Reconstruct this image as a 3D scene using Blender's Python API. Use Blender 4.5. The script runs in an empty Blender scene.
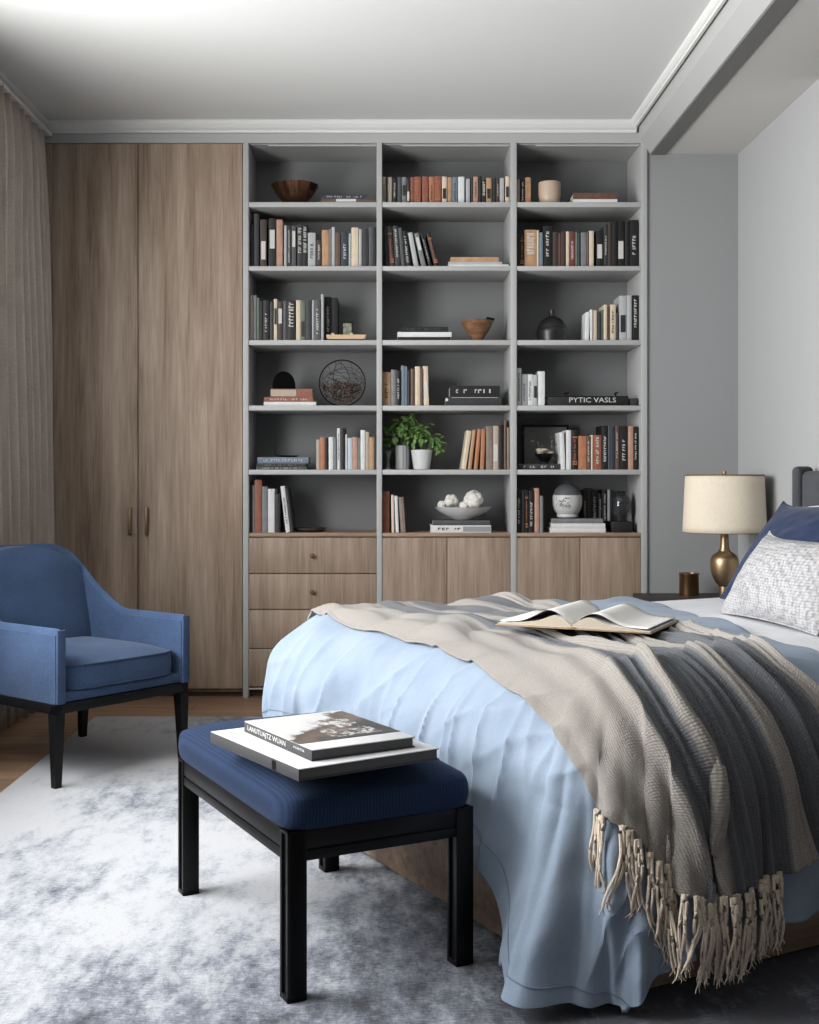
import math, random
from math import sin, cos, pi, hypot, atan2
# ---- camera frame: eye at (0,0,EYE) looking along +Y, floor at z=0 (metres)
EYE = 1.1; F = 1180.0; CX = 388.0; CY = 482.0
YF = 6.01                                   # front plane of the joinery
# ---- bed frame
BO = (0.446, 2.43); BTH = atan2(.469, .883)
BU = (cos(BTH), sin(BTH)); BV = (-sin(BTH), cos(BTH))
BW = 1.70
def b2w(s, v, z): return (BO[0]+s*BU[0]+v*BV[0], BO[1]+s*BU[1]+v*BV[1], z)
def clamp(x, a, b): return max(a, min(b, x))
def sstep(a, b, x):
    t = clamp((x-a)/(b-a), 0, 1); return t*t*(3-2*t)
RD = .25; A0 = .205; B0 = .15
def fold1(t, r):
    return (.60*sin(2*pi*(t+.18*r)/.41+.6)+.42*sin(2*pi*(t-.25*r)/.235+1.9)+.22*sin(2*pi*(t+.1*r)/.139+4.0)+.06*sin(2*pi*t/.079+1.0))
def duvet(a, b):
    """cloth coordinates -> bed-local point of the duvet, lying flat for a>A0, B0<b<BW-B0 and hanging elsewhere"""
    A = A0-.055*sstep(1.05, 1.45, b)
    p = max(0., A-a); qn = max(0., B0-b); qf = max(0., b-(BW-B0)); q = qn or qf
    top = .670-.010*sstep(.5, 1.8, a)+.006*sin(3.1*a+1.3*b)+.005*sin(7.3*b+2*a)+.004*sin(9*a+4*b)
    top += .004*sin(21*a-13*b+1)*sin(5*b)+.0025*sin(37*a+9*b)
    rho = hypot(p, q)
    sc, vc = max(a, A), clamp(b, B0, BW-B0)
    if rho < 1e-9: return (sc, vc, top)
    dx, dy = -p/rho, (-q if qn else q)/rho
    corner = 4*p*q/(rho*rho+1e-9)/2
    phi = atan2(q, p)
    if qn: t = B0-.75*phi if p > 0 else B0-.75*pi/2-(a-A0)
    else: t = BW-B0+.6*phi if p > 0 else BW-B0+.6*pi/2+(a-A0)
    if q == 0: t = b
    e = min(rho/RD, pi/2)
    out = RD*sin(e); z = -RD*(1-cos(e))
    L = max(0., rho-RD*pi/2)
    near = 1. if (qn or q == 0) else .5
    # the loose corner swells outwards towards the floor
    cen = (t-(B0-.15))/.26
    flare = .03+.42*math.exp(-cen*cen)*near
    out += flare*L; z -= L
    amp = .017*sstep(.12, .5, rho)+.035*L*near
    fz = fold1(t, rho)
    out += amp*fz*.8
    zz = top+z
    zmin = .030+.010*(1+fz)*.5
    if zz < zmin:
        ex = zmin-zz
        out += min(ex*.55, .10); zz = zmin+.1*max(0, .05-ex)*0
    return (sc+dx*out, vc+dy*out, zz)
def px(s, v, z):
    X, Y, Z = b2w(s, v, z)
    return (CX+F*X/Y, CY+F*(EYE-Z)/Y)
import bpy, bmesh
from mathutils import Vector, Matrix, noise
sc = bpy.context.scene; COL = sc.collection
R = random.Random(7)

def lin(c):
    return tuple(((v/255)/12.92 if v/255 <= .04045 else ((v/255+.055)/1.055)**2.4) for v in c)+(1.,)
class N:
    """small node-tree helper"""
    def __init__(s, name):
        s.m = bpy.data.materials.new(name); s.m.use_nodes = True; s.t = s.m.node_tree
        s.b = s.t.nodes['Principled BSDF']
    def n(s, typ, **kw):
        o = s.t.nodes.new(typ)
        for k, v in kw.items():
            if k.startswith('_'): setattr(o, k[1:], v)
            else: o.inputs[k.replace('_', ' ')].default_value = v
        return o
    def l(s, a, ai, b, bi): s.t.links.new(a.outputs[ai], b.inputs[bi])
    def coords(s, scale=(1, 1, 1), rot=(0, 0, 0), kind='Object'):
        c = s.n('ShaderNodeTexCoord'); m = s.n('ShaderNodeMapping'); m.inputs['Scale'].default_value = scale
        m.inputs['Rotation'].default_value = rot; s.l(c, kind, m, 'Vector'); return m
    def ramp(s, src, out, stops):
        r = s.n('ShaderNodeValToRGB'); e = r.color_ramp.elements
        while len(e) > 1: e.remove(e[-1])
        e[0].position = stops[0][0]; e[0].color = stops[0][1]
        for p, c in stops[1:]:
            q = e.new(p); q.color = c
        s.l(src, out, r, 'Fac'); return r
    def bump(s, src, out, strength, dist=.002):
        b = s.n('ShaderNodeBump'); b.inputs['Strength'].default_value = strength; b.inputs['Distance'].default_value = dist
        s.l(src, out, b, 'Height'); s.l(b, 'Normal', s.b, 'Normal'); return b
def mat(name, c, rough=.6, metal=0., noise_=0., nscale=30, bump=0., spec=.5, sheen=0., trans=0., sub=0):
    k = N(name); k.b.inputs['Base Color'].default_value = lin(c)
    k.b.inputs['Roughness'].default_value = rough; k.b.inputs['Metallic'].default_value = metal
    k.b.inputs['Specular IOR Level'].default_value = spec
    if sheen: k.b.inputs['Sheen Weight'].default_value = sheen
    if trans: k.b.inputs['Transmission Weight'].default_value = trans
    if noise_ or bump:
        m = k.coords(); t = k.n('ShaderNodeTexNoise', Scale=nscale, Detail=4.); k.l(m, 'Vector', t, 'Vector')
        if noise_:
            a = tuple(min(255, v*(1+noise_)) for v in c); d = tuple(v*(1-noise_) for v in c)
            r = k.ramp(t, 'Fac', [(.3, lin(d)), (.7, lin(a))]); k.l(r, 'Color', k.b, 'Base Color')
        if bump: k.bump(t, 'Fac', bump)
    return k.m
def wood(name, dark, mid, light, axis='Z', scale=1., rough=.5):
    k = N(name)
    st = {'Z': (14, 14, 1.1), 'X': (1.1, 14, 14), 'Y': (14, 1.1, 14)}[axis]
    m = k.coords(tuple(v*scale for v in st))
    t = k.n('ShaderNodeTexNoise', Scale=1.3, Detail=9., Roughness=.62, Distortion=.25); k.l(m, 'Vector', t, 'Vector')
    f = {'Z': (150, 150, 5), 'X': (5, 150, 150), 'Y': (150, 5, 150)}[axis]
    m2 = k.coords(f); t2 = k.n('ShaderNodeTexNoise', Scale=1., Detail=3.); k.l(m2, 'Vector', t2, 'Vector')
    mx = k.n('ShaderNodeMix', _data_type='FLOAT'); mx.inputs[0].default_value = .28
    k.l(t, 'Fac', mx, 2); k.l(t2, 'Fac', mx, 3)
    r = k.ramp(mx, 0, [(.30, lin(dark)), (.5, lin(mid)), (.68, lin(light))])
    k.l(r, 'Color', k.b, 'Base Color'); k.b.inputs['Roughness'].default_value = rough
    k.b.inputs['Specular IOR Level'].default_value = .3
    k.bump(t2, 'Fac', .12, .001); return k.m
def cloth(name, c, c2=None, weave=(420, 420, 420), bs=.35, big=.06, sheen=.15, rough=.9):
    k = N(name); c2 = c2 or tuple(v*.8 for v in c)
    m = k.coords(); t = k.n('ShaderNodeTexNoise', Scale=7., Detail=5.); k.l(m, 'Vector', t, 'Vector')
    m2 = k.coords(weave); t2 = k.n('ShaderNodeTexNoise', Scale=1., Detail=2.); k.l(m2, 'Vector', t2, 'Vector')
    mx = k.n('ShaderNodeMix', _data_type='FLOAT'); mx.inputs[0].default_value = .6
    k.l(t, 'Fac', mx, 2); k.l(t2, 'Fac', mx, 3)
    r = k.ramp(mx, 0, [(.35, lin(c2)), (.62, lin(c))]); k.l(r, 'Color', k.b, 'Base Color')
    k.b.inputs['Roughness'].default_value = rough; k.b.inputs['Sheen Weight'].default_value = sheen
    k.b.inputs['Specular IOR Level'].default_value = .15
    b1 = k.n('ShaderNodeBump'); b1.inputs['Strength'].default_value = bs; b1.inputs['Distance'].default_value = .0012
    k.l(t2, 'Fac', b1, 'Height')
    b2 = k.bump(t, 'Fac', big, .02); k.l(b1, 'Normal', b2, 'Normal'); return k.m

# ---- mesh builder
class MB:
    def __init__(s): s.v = []; s.f = []; s.mi = []; s.sm = []; s.uv = {}
    def add(s, vs, fs, mi=0, smooth=False, M=None):
        o = len(s.v)
        for p in vs:
            p = Vector(p); s.v.append(M @ p if M else p)
        for f in fs:
            s.f.append([i+o for i in f]); s.mi.append(mi); s.sm.append(smooth)
        return o
    def box(s, x0, x1, y0, y1, z0, z1, mi=0, bev=0., M=None, seg=2):
        if not bev:
            s.add([(x, y, z) for z in (z0, z1) for y in (y0, y1) for x in (x0, x1)],
                  [(0, 2, 3, 1), (4, 5, 7, 6), (0, 1, 5, 4), (2, 6, 7, 3), (0, 4, 6, 2), (1, 3, 7, 5)], mi, False, M)
            return s
        bm = bmesh.new(); bmesh.ops.create_cube(bm, size=1)
        for v in bm.verts: v.co = Vector(((x0+x1)/2+v.co.x*(x1-x0), (y0+y1)/2+v.co.y*(y1-y0), (z0+z1)/2+v.co.z*(z1-z0)))
        bmesh.ops.bevel(bm, geom=bm.edges[:], offset=min(bev, abs(x1-x0)*.49, abs(y1-y0)*.49, abs(z1-z0)*.49), segments=seg, affect='EDGES', profile=.5)
        bm.verts.ensure_lookup_table(); bm.verts.index_update()
        s.add([v.co for v in bm.verts], [[v.index for v in f.verts] for f in bm.faces], mi, True, M)
        bm.free(); return s
    def grid(s, fn, nu, nv, mi=0, M=None, closeu=False, smooth=True, uv=None, flip=False):
        vs = [fn(i/nu, j/nv) for j in range(nv+1) for i in range(nu+(0 if closeu else 1))]
        w = nu if closeu else nu+1; fs = []
        for j in range(nv):
            for i in range(nu):
                a = j*w+i; b = j*w+(i+1) % w; q = (a, b, b+w, a+w); fs.append(q[::-1] if flip else q)
        o = s.add(vs, fs, mi, smooth, M)
        if uv:
            for j in range(nv+1):
                for i in range(w): s.uv[o+j*w+i] = uv(i/nu, j/nv)
        return s
    def lathe(s, prof, n=32, mi=0, M=None, smooth=True):
        vs = [(r*cos(2*pi*i/n), r*sin(2*pi*i/n), z) for r, z in prof for i in range(n)]
        fs = [(j*n+i, j*n+(i+1) % n, (j+1)*n+(i+1) % n, (j+1)*n+i) for j in range(len(prof)-1) for i in range(n)]
        s.add(vs, fs, mi, smooth, M); return s
    def tube(s, pts, r, n=8, mi=0, M=None, cap=True):
        P = [Vector(p) for p in pts]; vs = []; up = Vector((0, 0, 1))
        rr = r if hasattr(r, '__len__') else [r]*len(P)
        for k, p in enumerate(P):
            d = (P[min(k+1, len(P)-1)]-P[max(k-1, 0)]).normalized()
            a = d.cross(up)
            if a.length < .1: a = d.cross(Vector((0, 1, 0)))
            a.normalize(); b = d.cross(a)
            vs += [p+(a*cos(2*pi*i/n)+b*sin(2*pi*i/n))*rr[k] for i in range(n)]
        fs = [(j*n+i, j*n+(i+1) % n, (j+1)*n+(i+1) % n, (j+1)*n+i) for j in range(len(P)-1) for i in range(n)]
        if cap: fs += [tuple(range(n))[::-1], tuple((len(P)-1)*n+i for i in range(n))]
        s.add(vs, fs, mi, True, M); return s
    def prism(s, poly, a, b, axis='Y', mi=0, M=None, smooth=False):
        n = len(poly)
        def P(p, t): return (p[0], t, p[1]) if axis == 'Y' else ((t, p[0], p[1]) if axis == 'X' else (p[0], p[1], t))
        s.add([P(p, a) for p in poly]+[P(p, b) for p in poly],
              [tuple(range(n)), tuple(range(n, 2*n))[::-1]]+[(i, i+n, (i+1) % n+n, (i+1) % n) for i in range(n)], mi, smooth, M); return s
ROOT = {}
def wm(o):
    while o.parent: o = o.parent
    return o.matrix_basis.copy()
def obj(name, mb, mats, parent=None, loc=None, rotz=0, label=None, cat=None, group=None, kind=None, local=False, solid=0, sub=0, recalc=True):
    """one mesh object; geometry given in world metres unless local=True"""
    me = bpy.data.meshes.new(name); o = bpy.data.objects.new(name, me); COL.objects.link(o)
    if parent: o.parent = parent; inv = wm(parent).inverted()
    else:
        if loc: o.location = loc
        o.rotation_euler = (0, 0, rotz); o.matrix_basis = Matrix.Translation(loc or (0, 0, 0)) @ Matrix.Rotation(rotz, 4, 'Z'); inv = o.matrix_basis.inverted()
    vs = [tuple(v) if local else tuple(inv @ v) for v in mb.v]
    me.from_pydata(vs, [], mb.f)
    for m in (mats if isinstance(mats, (list, tuple)) else [mats]): me.materials.append(m)
    me.polygons.foreach_set('material_index', mb.mi); me.polygons.foreach_set('use_smooth', mb.sm)
    if mb.uv:
        u = me.uv_layers.new(name='UVMap')
        for lp in me.loops: u.data[lp.index].uv = mb.uv.get(lp.vertex_index, (0, 0))
    if recalc:
        bm = bmesh.new(); bm.from_mesh(me); bmesh.ops.recalc_face_normals(bm, faces=bm.faces); bm.to_mesh(me); bm.free()
    if any(mb.sm):
        try: me.set_sharp_from_angle(angle=math.radians(42))
        except Exception: pass
    if solid:
        d = o.modifiers.new('thickness', 'SOLIDIFY'); d.thickness = solid; d.offset = -1
    if sub:
        d = o.modifiers.new('smooth', 'SUBSURF'); d.levels = d.render_levels = sub
    tag(o, label, cat, group, kind); return o
def tag(o, label=None, cat=None, group=None, kind=None):
    for k, v in (('label', label), ('category', cat), ('group', group), ('kind', kind)):
        if v: o[k] = v
    if label and not kind:
        n = len(label.split())
        if n < 4 or n > 16: print('LABEL LENGTH', n, label)
    return o
def thing(name, label, cat, loc=(0, 0, 0), rotz=0, group=None):
    o = bpy.data.objects.new(name, None); COL.objects.link(o); o.empty_display_size = .05
    o.matrix_basis = Matrix.Translation(loc) @ Matrix.Rotation(rotz, 4, 'Z')
    return tag(o, label, cat, group)
def struct(name, mb, m, parent=None, **k): return obj(name, mb, m, parent, kind='structure', **k)
def text_mb(s, size, depth, M, mb=None, mi=0, width=None):
    cu = bpy.data.curves.new('lettering', 'FONT'); cu.body = s; cu.size = size; cu.extrude = depth; cu.align_x = 'CENTER'; cu.align_y = 'CENTER'
    cu.resolution_u = 2
    o = bpy.data.objects.new('lettering', cu); COL.objects.link(o)
    dg = bpy.context.evaluated_depsgraph_get(); dg.update()
    me = bpy.data.meshes.new_from_object(o.evaluated_get(dg)); mb = mb or MB()
    w = max([v.co.x for v in me.vertices])-min([v.co.x for v in me.vertices])
    S = Matrix.Diagonal((width/w if width else 1, 1, 1, 1))
    mb.add([S @ v.co for v in me.vertices], [list(p.vertices) for p in me.polygons], mi, False, M)
    bpy.data.objects.remove(o); bpy.data.meshes.remove(me); bpy.data.curves.remove(cu); return mb
def X(p, d=YF): return (p-CX)*d/F
def Z(p, d=YF): return EYE-(p-CY)*d/F
# ================= materials
M_ = {}
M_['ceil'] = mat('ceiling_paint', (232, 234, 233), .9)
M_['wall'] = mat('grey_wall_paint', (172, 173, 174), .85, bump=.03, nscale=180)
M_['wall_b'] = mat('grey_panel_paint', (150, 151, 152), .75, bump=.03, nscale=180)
M_['trim'] = mat('white_trim_paint', (222, 223, 221), .6)
M_['joinery'] = mat('grey_joinery_paint', (178, 179, 178), .5)
M_['backp'] = mat('shaded_grey_back', (118, 119, 120), .6)  # same paint as the joinery, darkened to stand for the shadow inside the shelves
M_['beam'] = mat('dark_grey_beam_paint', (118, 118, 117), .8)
M_['shadowgap'] = mat('dark_gap', (45, 45, 46), .8)
M_['wood_w'] = wood('walnut_veneer_wardrobe', (108, 89, 75), (163, 143, 126), (192, 174, 157), 'Z', .55)
M_['wood_c'] = wood('walnut_veneer_cabinet', (120, 103, 88), (154, 135, 118), (176, 157, 139), 'Z', 1.2)
M_['brass'] = mat('aged_brass', (150, 122, 84), .35, 1.)
M_['bronze'] = mat('bronze_pull', (120, 100, 78), .45, .9)
M_['black'] = mat('black_stained_wood', (14, 14, 16), .4, bump=.05, nscale=90, spec=.25)
M_['wframe'] = mat('window_frame_paint', (225, 225, 222), .5)

def floor_mat():
    k = N('oak_plank_floor'); c = k.coords()
    br = k.n('ShaderNodeTexBrick', Scale=1., Mortar_Size=.0015, Brick_Width=1.9, Row_Height=.15)
    br.inputs['Color1'].default_value = lin((158, 126, 100)); br.inputs['Color2'].default_value = lin((184, 152, 124)); br.inputs['Mortar'].default_value = lin((60, 42, 30))
    k.l(c, 'Vector', br, 'Vector')
    m = k.coords((2.2, 26, 1)); t = k.n('ShaderNodeTexNoise', Scale=1., Detail=8., Roughness=.6); k.l(m, 'Vector', t, 'Vector')
    r = k.ramp(t, 'Fac', [(.3, (.55, .55, .55, 1)), (.7, (1.15, 1.12, 1.1, 1))])
    mx = k.n('ShaderNodeMix', _data_type='RGBA', _blend_type='MULTIPLY'); mx.inputs[0].default_value = .9
    k.l(br, 'Color', mx, 6); k.l(r, 'Color', mx, 7); k.l(mx, 2, k.b, 'Base Color')
    k.b.inputs['Roughness'].default_value = .38; k.bump(t, 'Fac', .08, .001); return k.m
def rug_mat():
    k = N('distressed_rug_pile')
    m = k.coords((1.3, 1.0, 1), (0, 0, .25)); t = k.n('ShaderNodeTexNoise', Scale=1.15, Detail=4., Roughness=.55, Distortion=.4); k.l(m, 'Vector', t, 'Vector')
    m2 = k.coords((16, 7, 1)); t2 = k.n('ShaderNodeTexNoise', Scale=1., Detail=11., Roughness=.74, Distortion=.12); k.l(m2, 'Vector', t2, 'Vector')
    m3 = k.coords((22, 75, 1)); t3 = k.n('ShaderNodeTexNoise', Scale=2., Detail=6., Roughness=.8); k.l(m3, 'Vector', t3, 'Vector')
    # wear gradient: more of the dark pattern survives towards the middle of the rug
    sx = k.n('ShaderNodeSeparateXYZ'); cc = k.coords(); k.l(cc, 'Vector', sx, 'Vector')
    g = k.n('ShaderNodeMapRange'); g.inputs['From Min'].default_value = -1.9; g.inputs['From Max'].default_value = -.3
    g.inputs['To Min'].default_value = -.17; g.inputs['To Max'].default_value = .045; k.l(sx, 'X', g, 'Value')
    def mth(op, a, ai, b, bi=0, bv=None):
        o = k.n('ShaderNodeMath', _operation=op); k.l(a, ai, o, 0)
        if bv is None: k.l(b, bi, o, 1)
        else: o.inputs[1].default_value = bv
        return o
    gy = k.n('ShaderNodeMapRange'); gy.inputs['From Min'].default_value = -1.9; gy.inputs['From Max'].default_value = .3
    gy.inputs['To Min'].default_value = .06; gy.inputs['To Max'].default_value = -.09; k.l(sx, 'Y', gy, 'Value')
    a = mth('MULTIPLY', t, 0, None, bv=.62); b = mth('MULTIPLY', t2, 0, None, bv=.62); c = mth('MULTIPLY', t3, 0, None, bv=.36)
    s1 = mth('ADD', a, 0, b); s2 = mth('ADD', s1, 0, c); s2b = mth('ADD', s2, 0, gy); s3 = mth('ADD', s2b, 0, g)
    W = lin((194, 195, 197)); 
    r = k.ramp(s3, 0, [(.0, W), (.60, lin((193, 194, 197))), (.68, lin((168, 171, 177))), (.75, lin((128, 132, 142))), (.84, lin((84, 85, 91)))])
    k.l(r, 'Color', k.b, 'Base Color'); k.b.inputs['Roughness'].default_value = .95; k.b.inputs['Specular IOR Level'].default_value = .1
    k.b.inputs['Sheen Weight'].default_value = .1
    f = k.n('ShaderNodeTexNoise', Scale=260., Detail=2.); k.l(cc, 'Vector', f, 'Vector')
    b1 = k.n('ShaderNodeBump'); b1.inputs['Strength'].default_value = .5; b1.inputs['Distance'].default_value = .003; k.l(f, 'Fac', b1, 'Height')
    b2 = k.bump(t2, 'Fac', .35, .006); k.l(b1, 'Normal', b2, 'Normal'); return k.m

# ================= setting
XL, XR, ZC = -1.80, 1.786, 2.93
YB, Y0 = 6.40, -1.6
FX = 3.4                                              # the bed alcove's far side
struct('floor', MB().box(XL-.12, FX+.12, Y0, YB+.1, -.1, 0), floor_mat())
struct('ceiling', MB().box(XL-.12, 1.33, Y0, YB+.1, ZC, ZC+.1), M_['ceil'])
ZL = Z(153.6)                                         # lower ceiling beside the beam
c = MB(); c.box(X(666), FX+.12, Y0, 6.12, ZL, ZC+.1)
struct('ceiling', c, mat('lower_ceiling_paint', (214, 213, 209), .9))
# beam: sloping fascia and a dark painted underside
b = MB(); b.prism([(X(637), ZC-.0), (1.335, ZC+.1), (X(666), ZC+.1), (X(666), ZL+.0), (X(650), ZL), (X(640), Z(140))], Y0, 6.12)
struct('trim_3', b, M_['joinery'])
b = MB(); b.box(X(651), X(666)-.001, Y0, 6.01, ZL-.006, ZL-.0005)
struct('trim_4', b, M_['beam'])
struct('wall_back', MB().box(XL-.12, 1.34, YB, YB+.1, 0, ZC), M_['wall'])
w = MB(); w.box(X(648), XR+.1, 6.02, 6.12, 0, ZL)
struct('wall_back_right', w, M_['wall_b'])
w = MB(); w.box(XR, XR+.1, 4.885, 6.02, 0, ZL); w.box(XR+.1, FX+.1, 4.92, 5.02, 0, ZL)
struct('wall_right', w, M_['wall'])
struct('wall_alcove', MB().box(FX, FX+.1, Y0, 4.92, 0, ZL), mat('alcove_bounce_cut_grey', (96, 97, 99), .85))  # unseen wall, coloured dark to cut bounce light onto the bed
# left wall with its window opening
WY0, WY1, WZ0, WZ1 = 1.3, 4.30, .80, 2.72
w = MB(); w.box(XL-.12, XL, WY1, YB, 0, ZC); w.box(XL-.12, XL, Y0, WY0, 0, ZC); w.box(XL-.12, XL, WY0, WY1, 0, WZ0); w.box(XL-.12, XL, WY0, WY1, WZ1, ZC)
struct('wall_left', w, M_['wall'])
w = MB()
for y in (WY0, WY0+(WY1-WY0)/3, WY0+(WY1-WY0)*2/3, WY1): w.box(XL-.09, XL-.03, y-.02, y+.02, WZ0, WZ1, bev=.004)
w.box(XL-.089, XL-.031, WY0, WY1, WZ0, WZ0+.05, bev=.004); w.box(XL-.089, XL-.031, WY0, WY1, WZ1-.05, WZ1, bev=.004)
struct('window_1', w, M_['wframe'])
# crown moulding: stepped profile along left, back and beam
def crown(pts, q_=1.):
    prof = [(0, 0), (.054, 0), (.054, -.010), (.050, -.020), (.036, -.036), (.022, -.044), (.020, -.056), (0, -.056)]
    m = MB(); n = len(prof); vs = []
    for (x, y, ix, iy) in pts:
        vs += [(x+ix*p, y+iy*p, ZC+q) for p, q in [(a*q_, b*q_) for a, b in prof]]
    fs = [(j*n+i, j*n+(i+1) % n, (j+1)*n+(i+1) % n, (j+1)*n+i) for j in range(len(pts)-1) for i in range(n)]
    m.add(vs, fs); return m
xr = X(637, 5.95)+.006; yb = 6.01
struct('trim_1', crown([(XL+.025, Y0, 1, 0), (XL+.025, yb, 1, -1), (xr, yb, 0, -1)]), M_['trim'])
struct('trim_2', crown([(xr, yb, -1, 0), (xr, Y0, -1, 0)], .62), M_['trim'])
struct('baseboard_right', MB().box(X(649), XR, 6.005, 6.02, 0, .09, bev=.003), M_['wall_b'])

# ================= rug
rg = MB(); rg.box(-1.36, 2.6, 1.25, 5.48, .001, .012, bev=.004)
obj('rug', rg, rug_mat(), loc=(.6, 3.35, 0), label='large distressed pale grey rug with blue-grey worn pattern under bench and bed', cat='rug')

# ================= curtain
cm = cloth('curtain_linen', (198, 185, 174), (176, 162, 151), (60, 60, 600), .3, .05, .1)
def cur(off):
    def f(u, v):
        y = 4.96+(5.94-4.96)*u; z = .012+(2.862-.012)*v
        k = 2*pi*u*9+.5*sin(2*pi*u*3.1+1.5)
        pinch = 1-.35*sstep(.9, 1, v)
        w = .042*pinch*(sin(k)+.28*sin(2.1*k+1+2*v))+.006*sin(9*v+3*k)
        bx = -1.712-.022*v+.004*sin(5*v)
        yy = y+.014*sin(k*1.0+1.2)*pinch-.03*sstep(.75, 0, v)*(0)+.045*u*(1-v)*1.0
        return (bx+w+off, yy, z)
    return f
m = MB(); m.grid(cur(0), 320, 30)
ct = thing('curtain', 'floor-length taupe pleated curtain hanging on the left wall beside the wardrobe', 'curtain', (-1.72, 5.35, 0))
obj('curtain_panel', m, cm, ct, solid=.003)
m = MB(); m.box(-1.775, -1.70, 4.9, 5.98, 2.848, 2.868, bev=.003)
obj('curtain_track', m, M_['trim'], ct)

# ================= wardrobe
xa, xb, xm = X(52), X(243), X(138)
zt, zb = Z(143.5), Z(688.5)
wd = thing('wardrobe', 'tall two-door walnut veneer wardrobe built in left of the bookcase', 'wardrobe', ((xa+xb)/2, 6.2, 0))
m = MB(); m.box(xa, xb-.001, 6.033, YB-.002, zb-.02, zt+.0); obj('carcass', m, M_['wood_c'], wd)
obj('filler_panel', MB().box(XL+.001, xa-.001, YF+.004, 6.05, 0, zt), M_['wood_w'], wd)
m = MB(); m.box(xa, xb-.001, 6.06, 6.08, 0.0, zb-.021); obj('plinth', m, mat('dark_walnut_plinth', (92, 74, 62), .6), wd)
for x0, x1, hx in ((xa+.001, xm-.002, X(130.5)), (xm+.002, xb-.003, X(147))):
    d = MB(); d.box(x0, x1, YF, 6.032, zb, zt, bev=.002); dd = obj('door', d, M_['wood_w'], wd)
    h = MB(); h.box(hx-.008, hx+.008, YF-.024, YF-.012, Z(535), Z(507), bev=.003)
    h.box(hx-.005, hx+.005, YF-.014, YF+.0, Z(511)-.01, Z(511), bev=.001); h.box(hx-.005, hx+.005, YF-.014, YF, Z(532), Z(532)+.01, bev=.001)
    obj('handle', h, M_['bronze'], dd)
# ================= bookcase: grey frame
UP = [(243, 248.6), (376.6, 382), (510.6, 516.6), (641.2, 647.2)]
SH = [(202, 207), (266, 270.6), (340, 345), (405.5, 410.5), (469.6, 474.6)]
BAY = [(X(UP[i][1]), X(UP[i+1][0])) for i in range(3)]
bc = thing('bookcase', 'grey painted built-in bookcase with three bays of open shelves', 'bookcase', (X(445), 6.2, 0))
for i, (a, b_) in enumerate(UP):
    obj('side_panel' if i in (0, 3) else 'divider', MB().box(X(a), X(b_), YF-.004, YB-.04, 0, Z(142.5), bev=.0015), M_['joinery'], bc)
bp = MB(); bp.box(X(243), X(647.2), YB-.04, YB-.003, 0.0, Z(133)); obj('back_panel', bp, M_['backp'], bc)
m = MB(); m.box(XL+.002, X(648), YF-.002, YF+.02, Z(143), ZC-.002); m.box(X(243), X(648), YF+.02, YB-.04, Z(143.5), Z(140))
obj('top_fascia', m, M_['joinery'], bc)
for (xa_, xb_) in BAY:
    obj('light_strip', MB().box(xa_+.1, xb_-.004, YF+.025, YF+.033, Z(143.5)-.006, Z(143.5)-.0005), mat('pale_diffuser', (190, 190, 186), .4), bc)
    for (a, b_) in SH:
        obj('shelf', MB().box(xa_, xb_, YF+.001, YB-.04, Z(b_), Z(a), bev=.0015), M_['joinery'], bc)
ZS = [Z(a) for a, b_ in SH]
# ================= base units
ZT = Z(533)
def unit(i, name, label, cat):
    xa_, xb_ = BAY[i]; t = thing(name, label, cat, ((xa_+xb_)/2, 6.2, 0))
    obj('carcass', MB().box(xa_+.001, xb_-.001, 6.034, YB-.041, .062, ZT-.019), M_['wood_c'], t)
    obj('top_panel', MB().box(xa_+.001, xb_-.001, YF-.001, YB-.041, ZT-.018, ZT, bev=.001), wood('walnut_top_%d' % i, (120, 98, 80), (160, 136, 114), (182, 158, 136), 'X', 1.), t)
    obj('plinth', MB().box(xa_+.001, xb_-.001, 6.06, 6.08, 0, .0615), mat('plinth_%d' % i, (92, 74, 62), .6), t)
    obj('base_rail', MB().box(xa_+.001, xb_-.001, YF+.002, 6.034, Z(688)-.008, Z(688)), M_['joinery'], t)
    return t, xa_+.002, xb_-.002
t, a, b_ = unit(0, 'drawer_chest', 'walnut four-drawer unit built into the left bay of the bookcase', 'drawer unit')
for (y0, y1) in ((537.8, 573), (574, 609), (610, 648), (649, 686.5)):
    d = obj('drawer', MB().box(a, b_, YF, 6.033, Z(y1), Z(y0), bev=.0015), M_['wood_c'], t)
    kx, kz = X(312.5), Z((y0+y1)/2+.3)
    k = MB(); K = Matrix.Translation((kx, YF, kz)) @ Matrix.Rotation(pi/2, 4, 'X')
    k.lathe([(.0, 0), (.006, 0), (.005, .012), (.011, .018), (.012, .024), (.009, .028), (0, .029)], 16, M=K)
    obj('knob', k, M_['bronze'], d)
for i, mid, lab in ((1, 447, 'walnut two-door cupboard built into the middle bay of the bookcase'), (2, 580, 'walnut two-door cupboard built into the right bay beside the nightstand')):
    t, a, b_ = unit(i, 'base_cabinet', lab, 'cabinet')
    for x0, x1 in ((a, X(mid)-.0015), (X(mid)+.0015, b_)):
        obj('door', MB().box(x0, x1, YF, 6.033, Z(686.5), Z(537.8), bev=.0015), M_['wood_c'], t)
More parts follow.
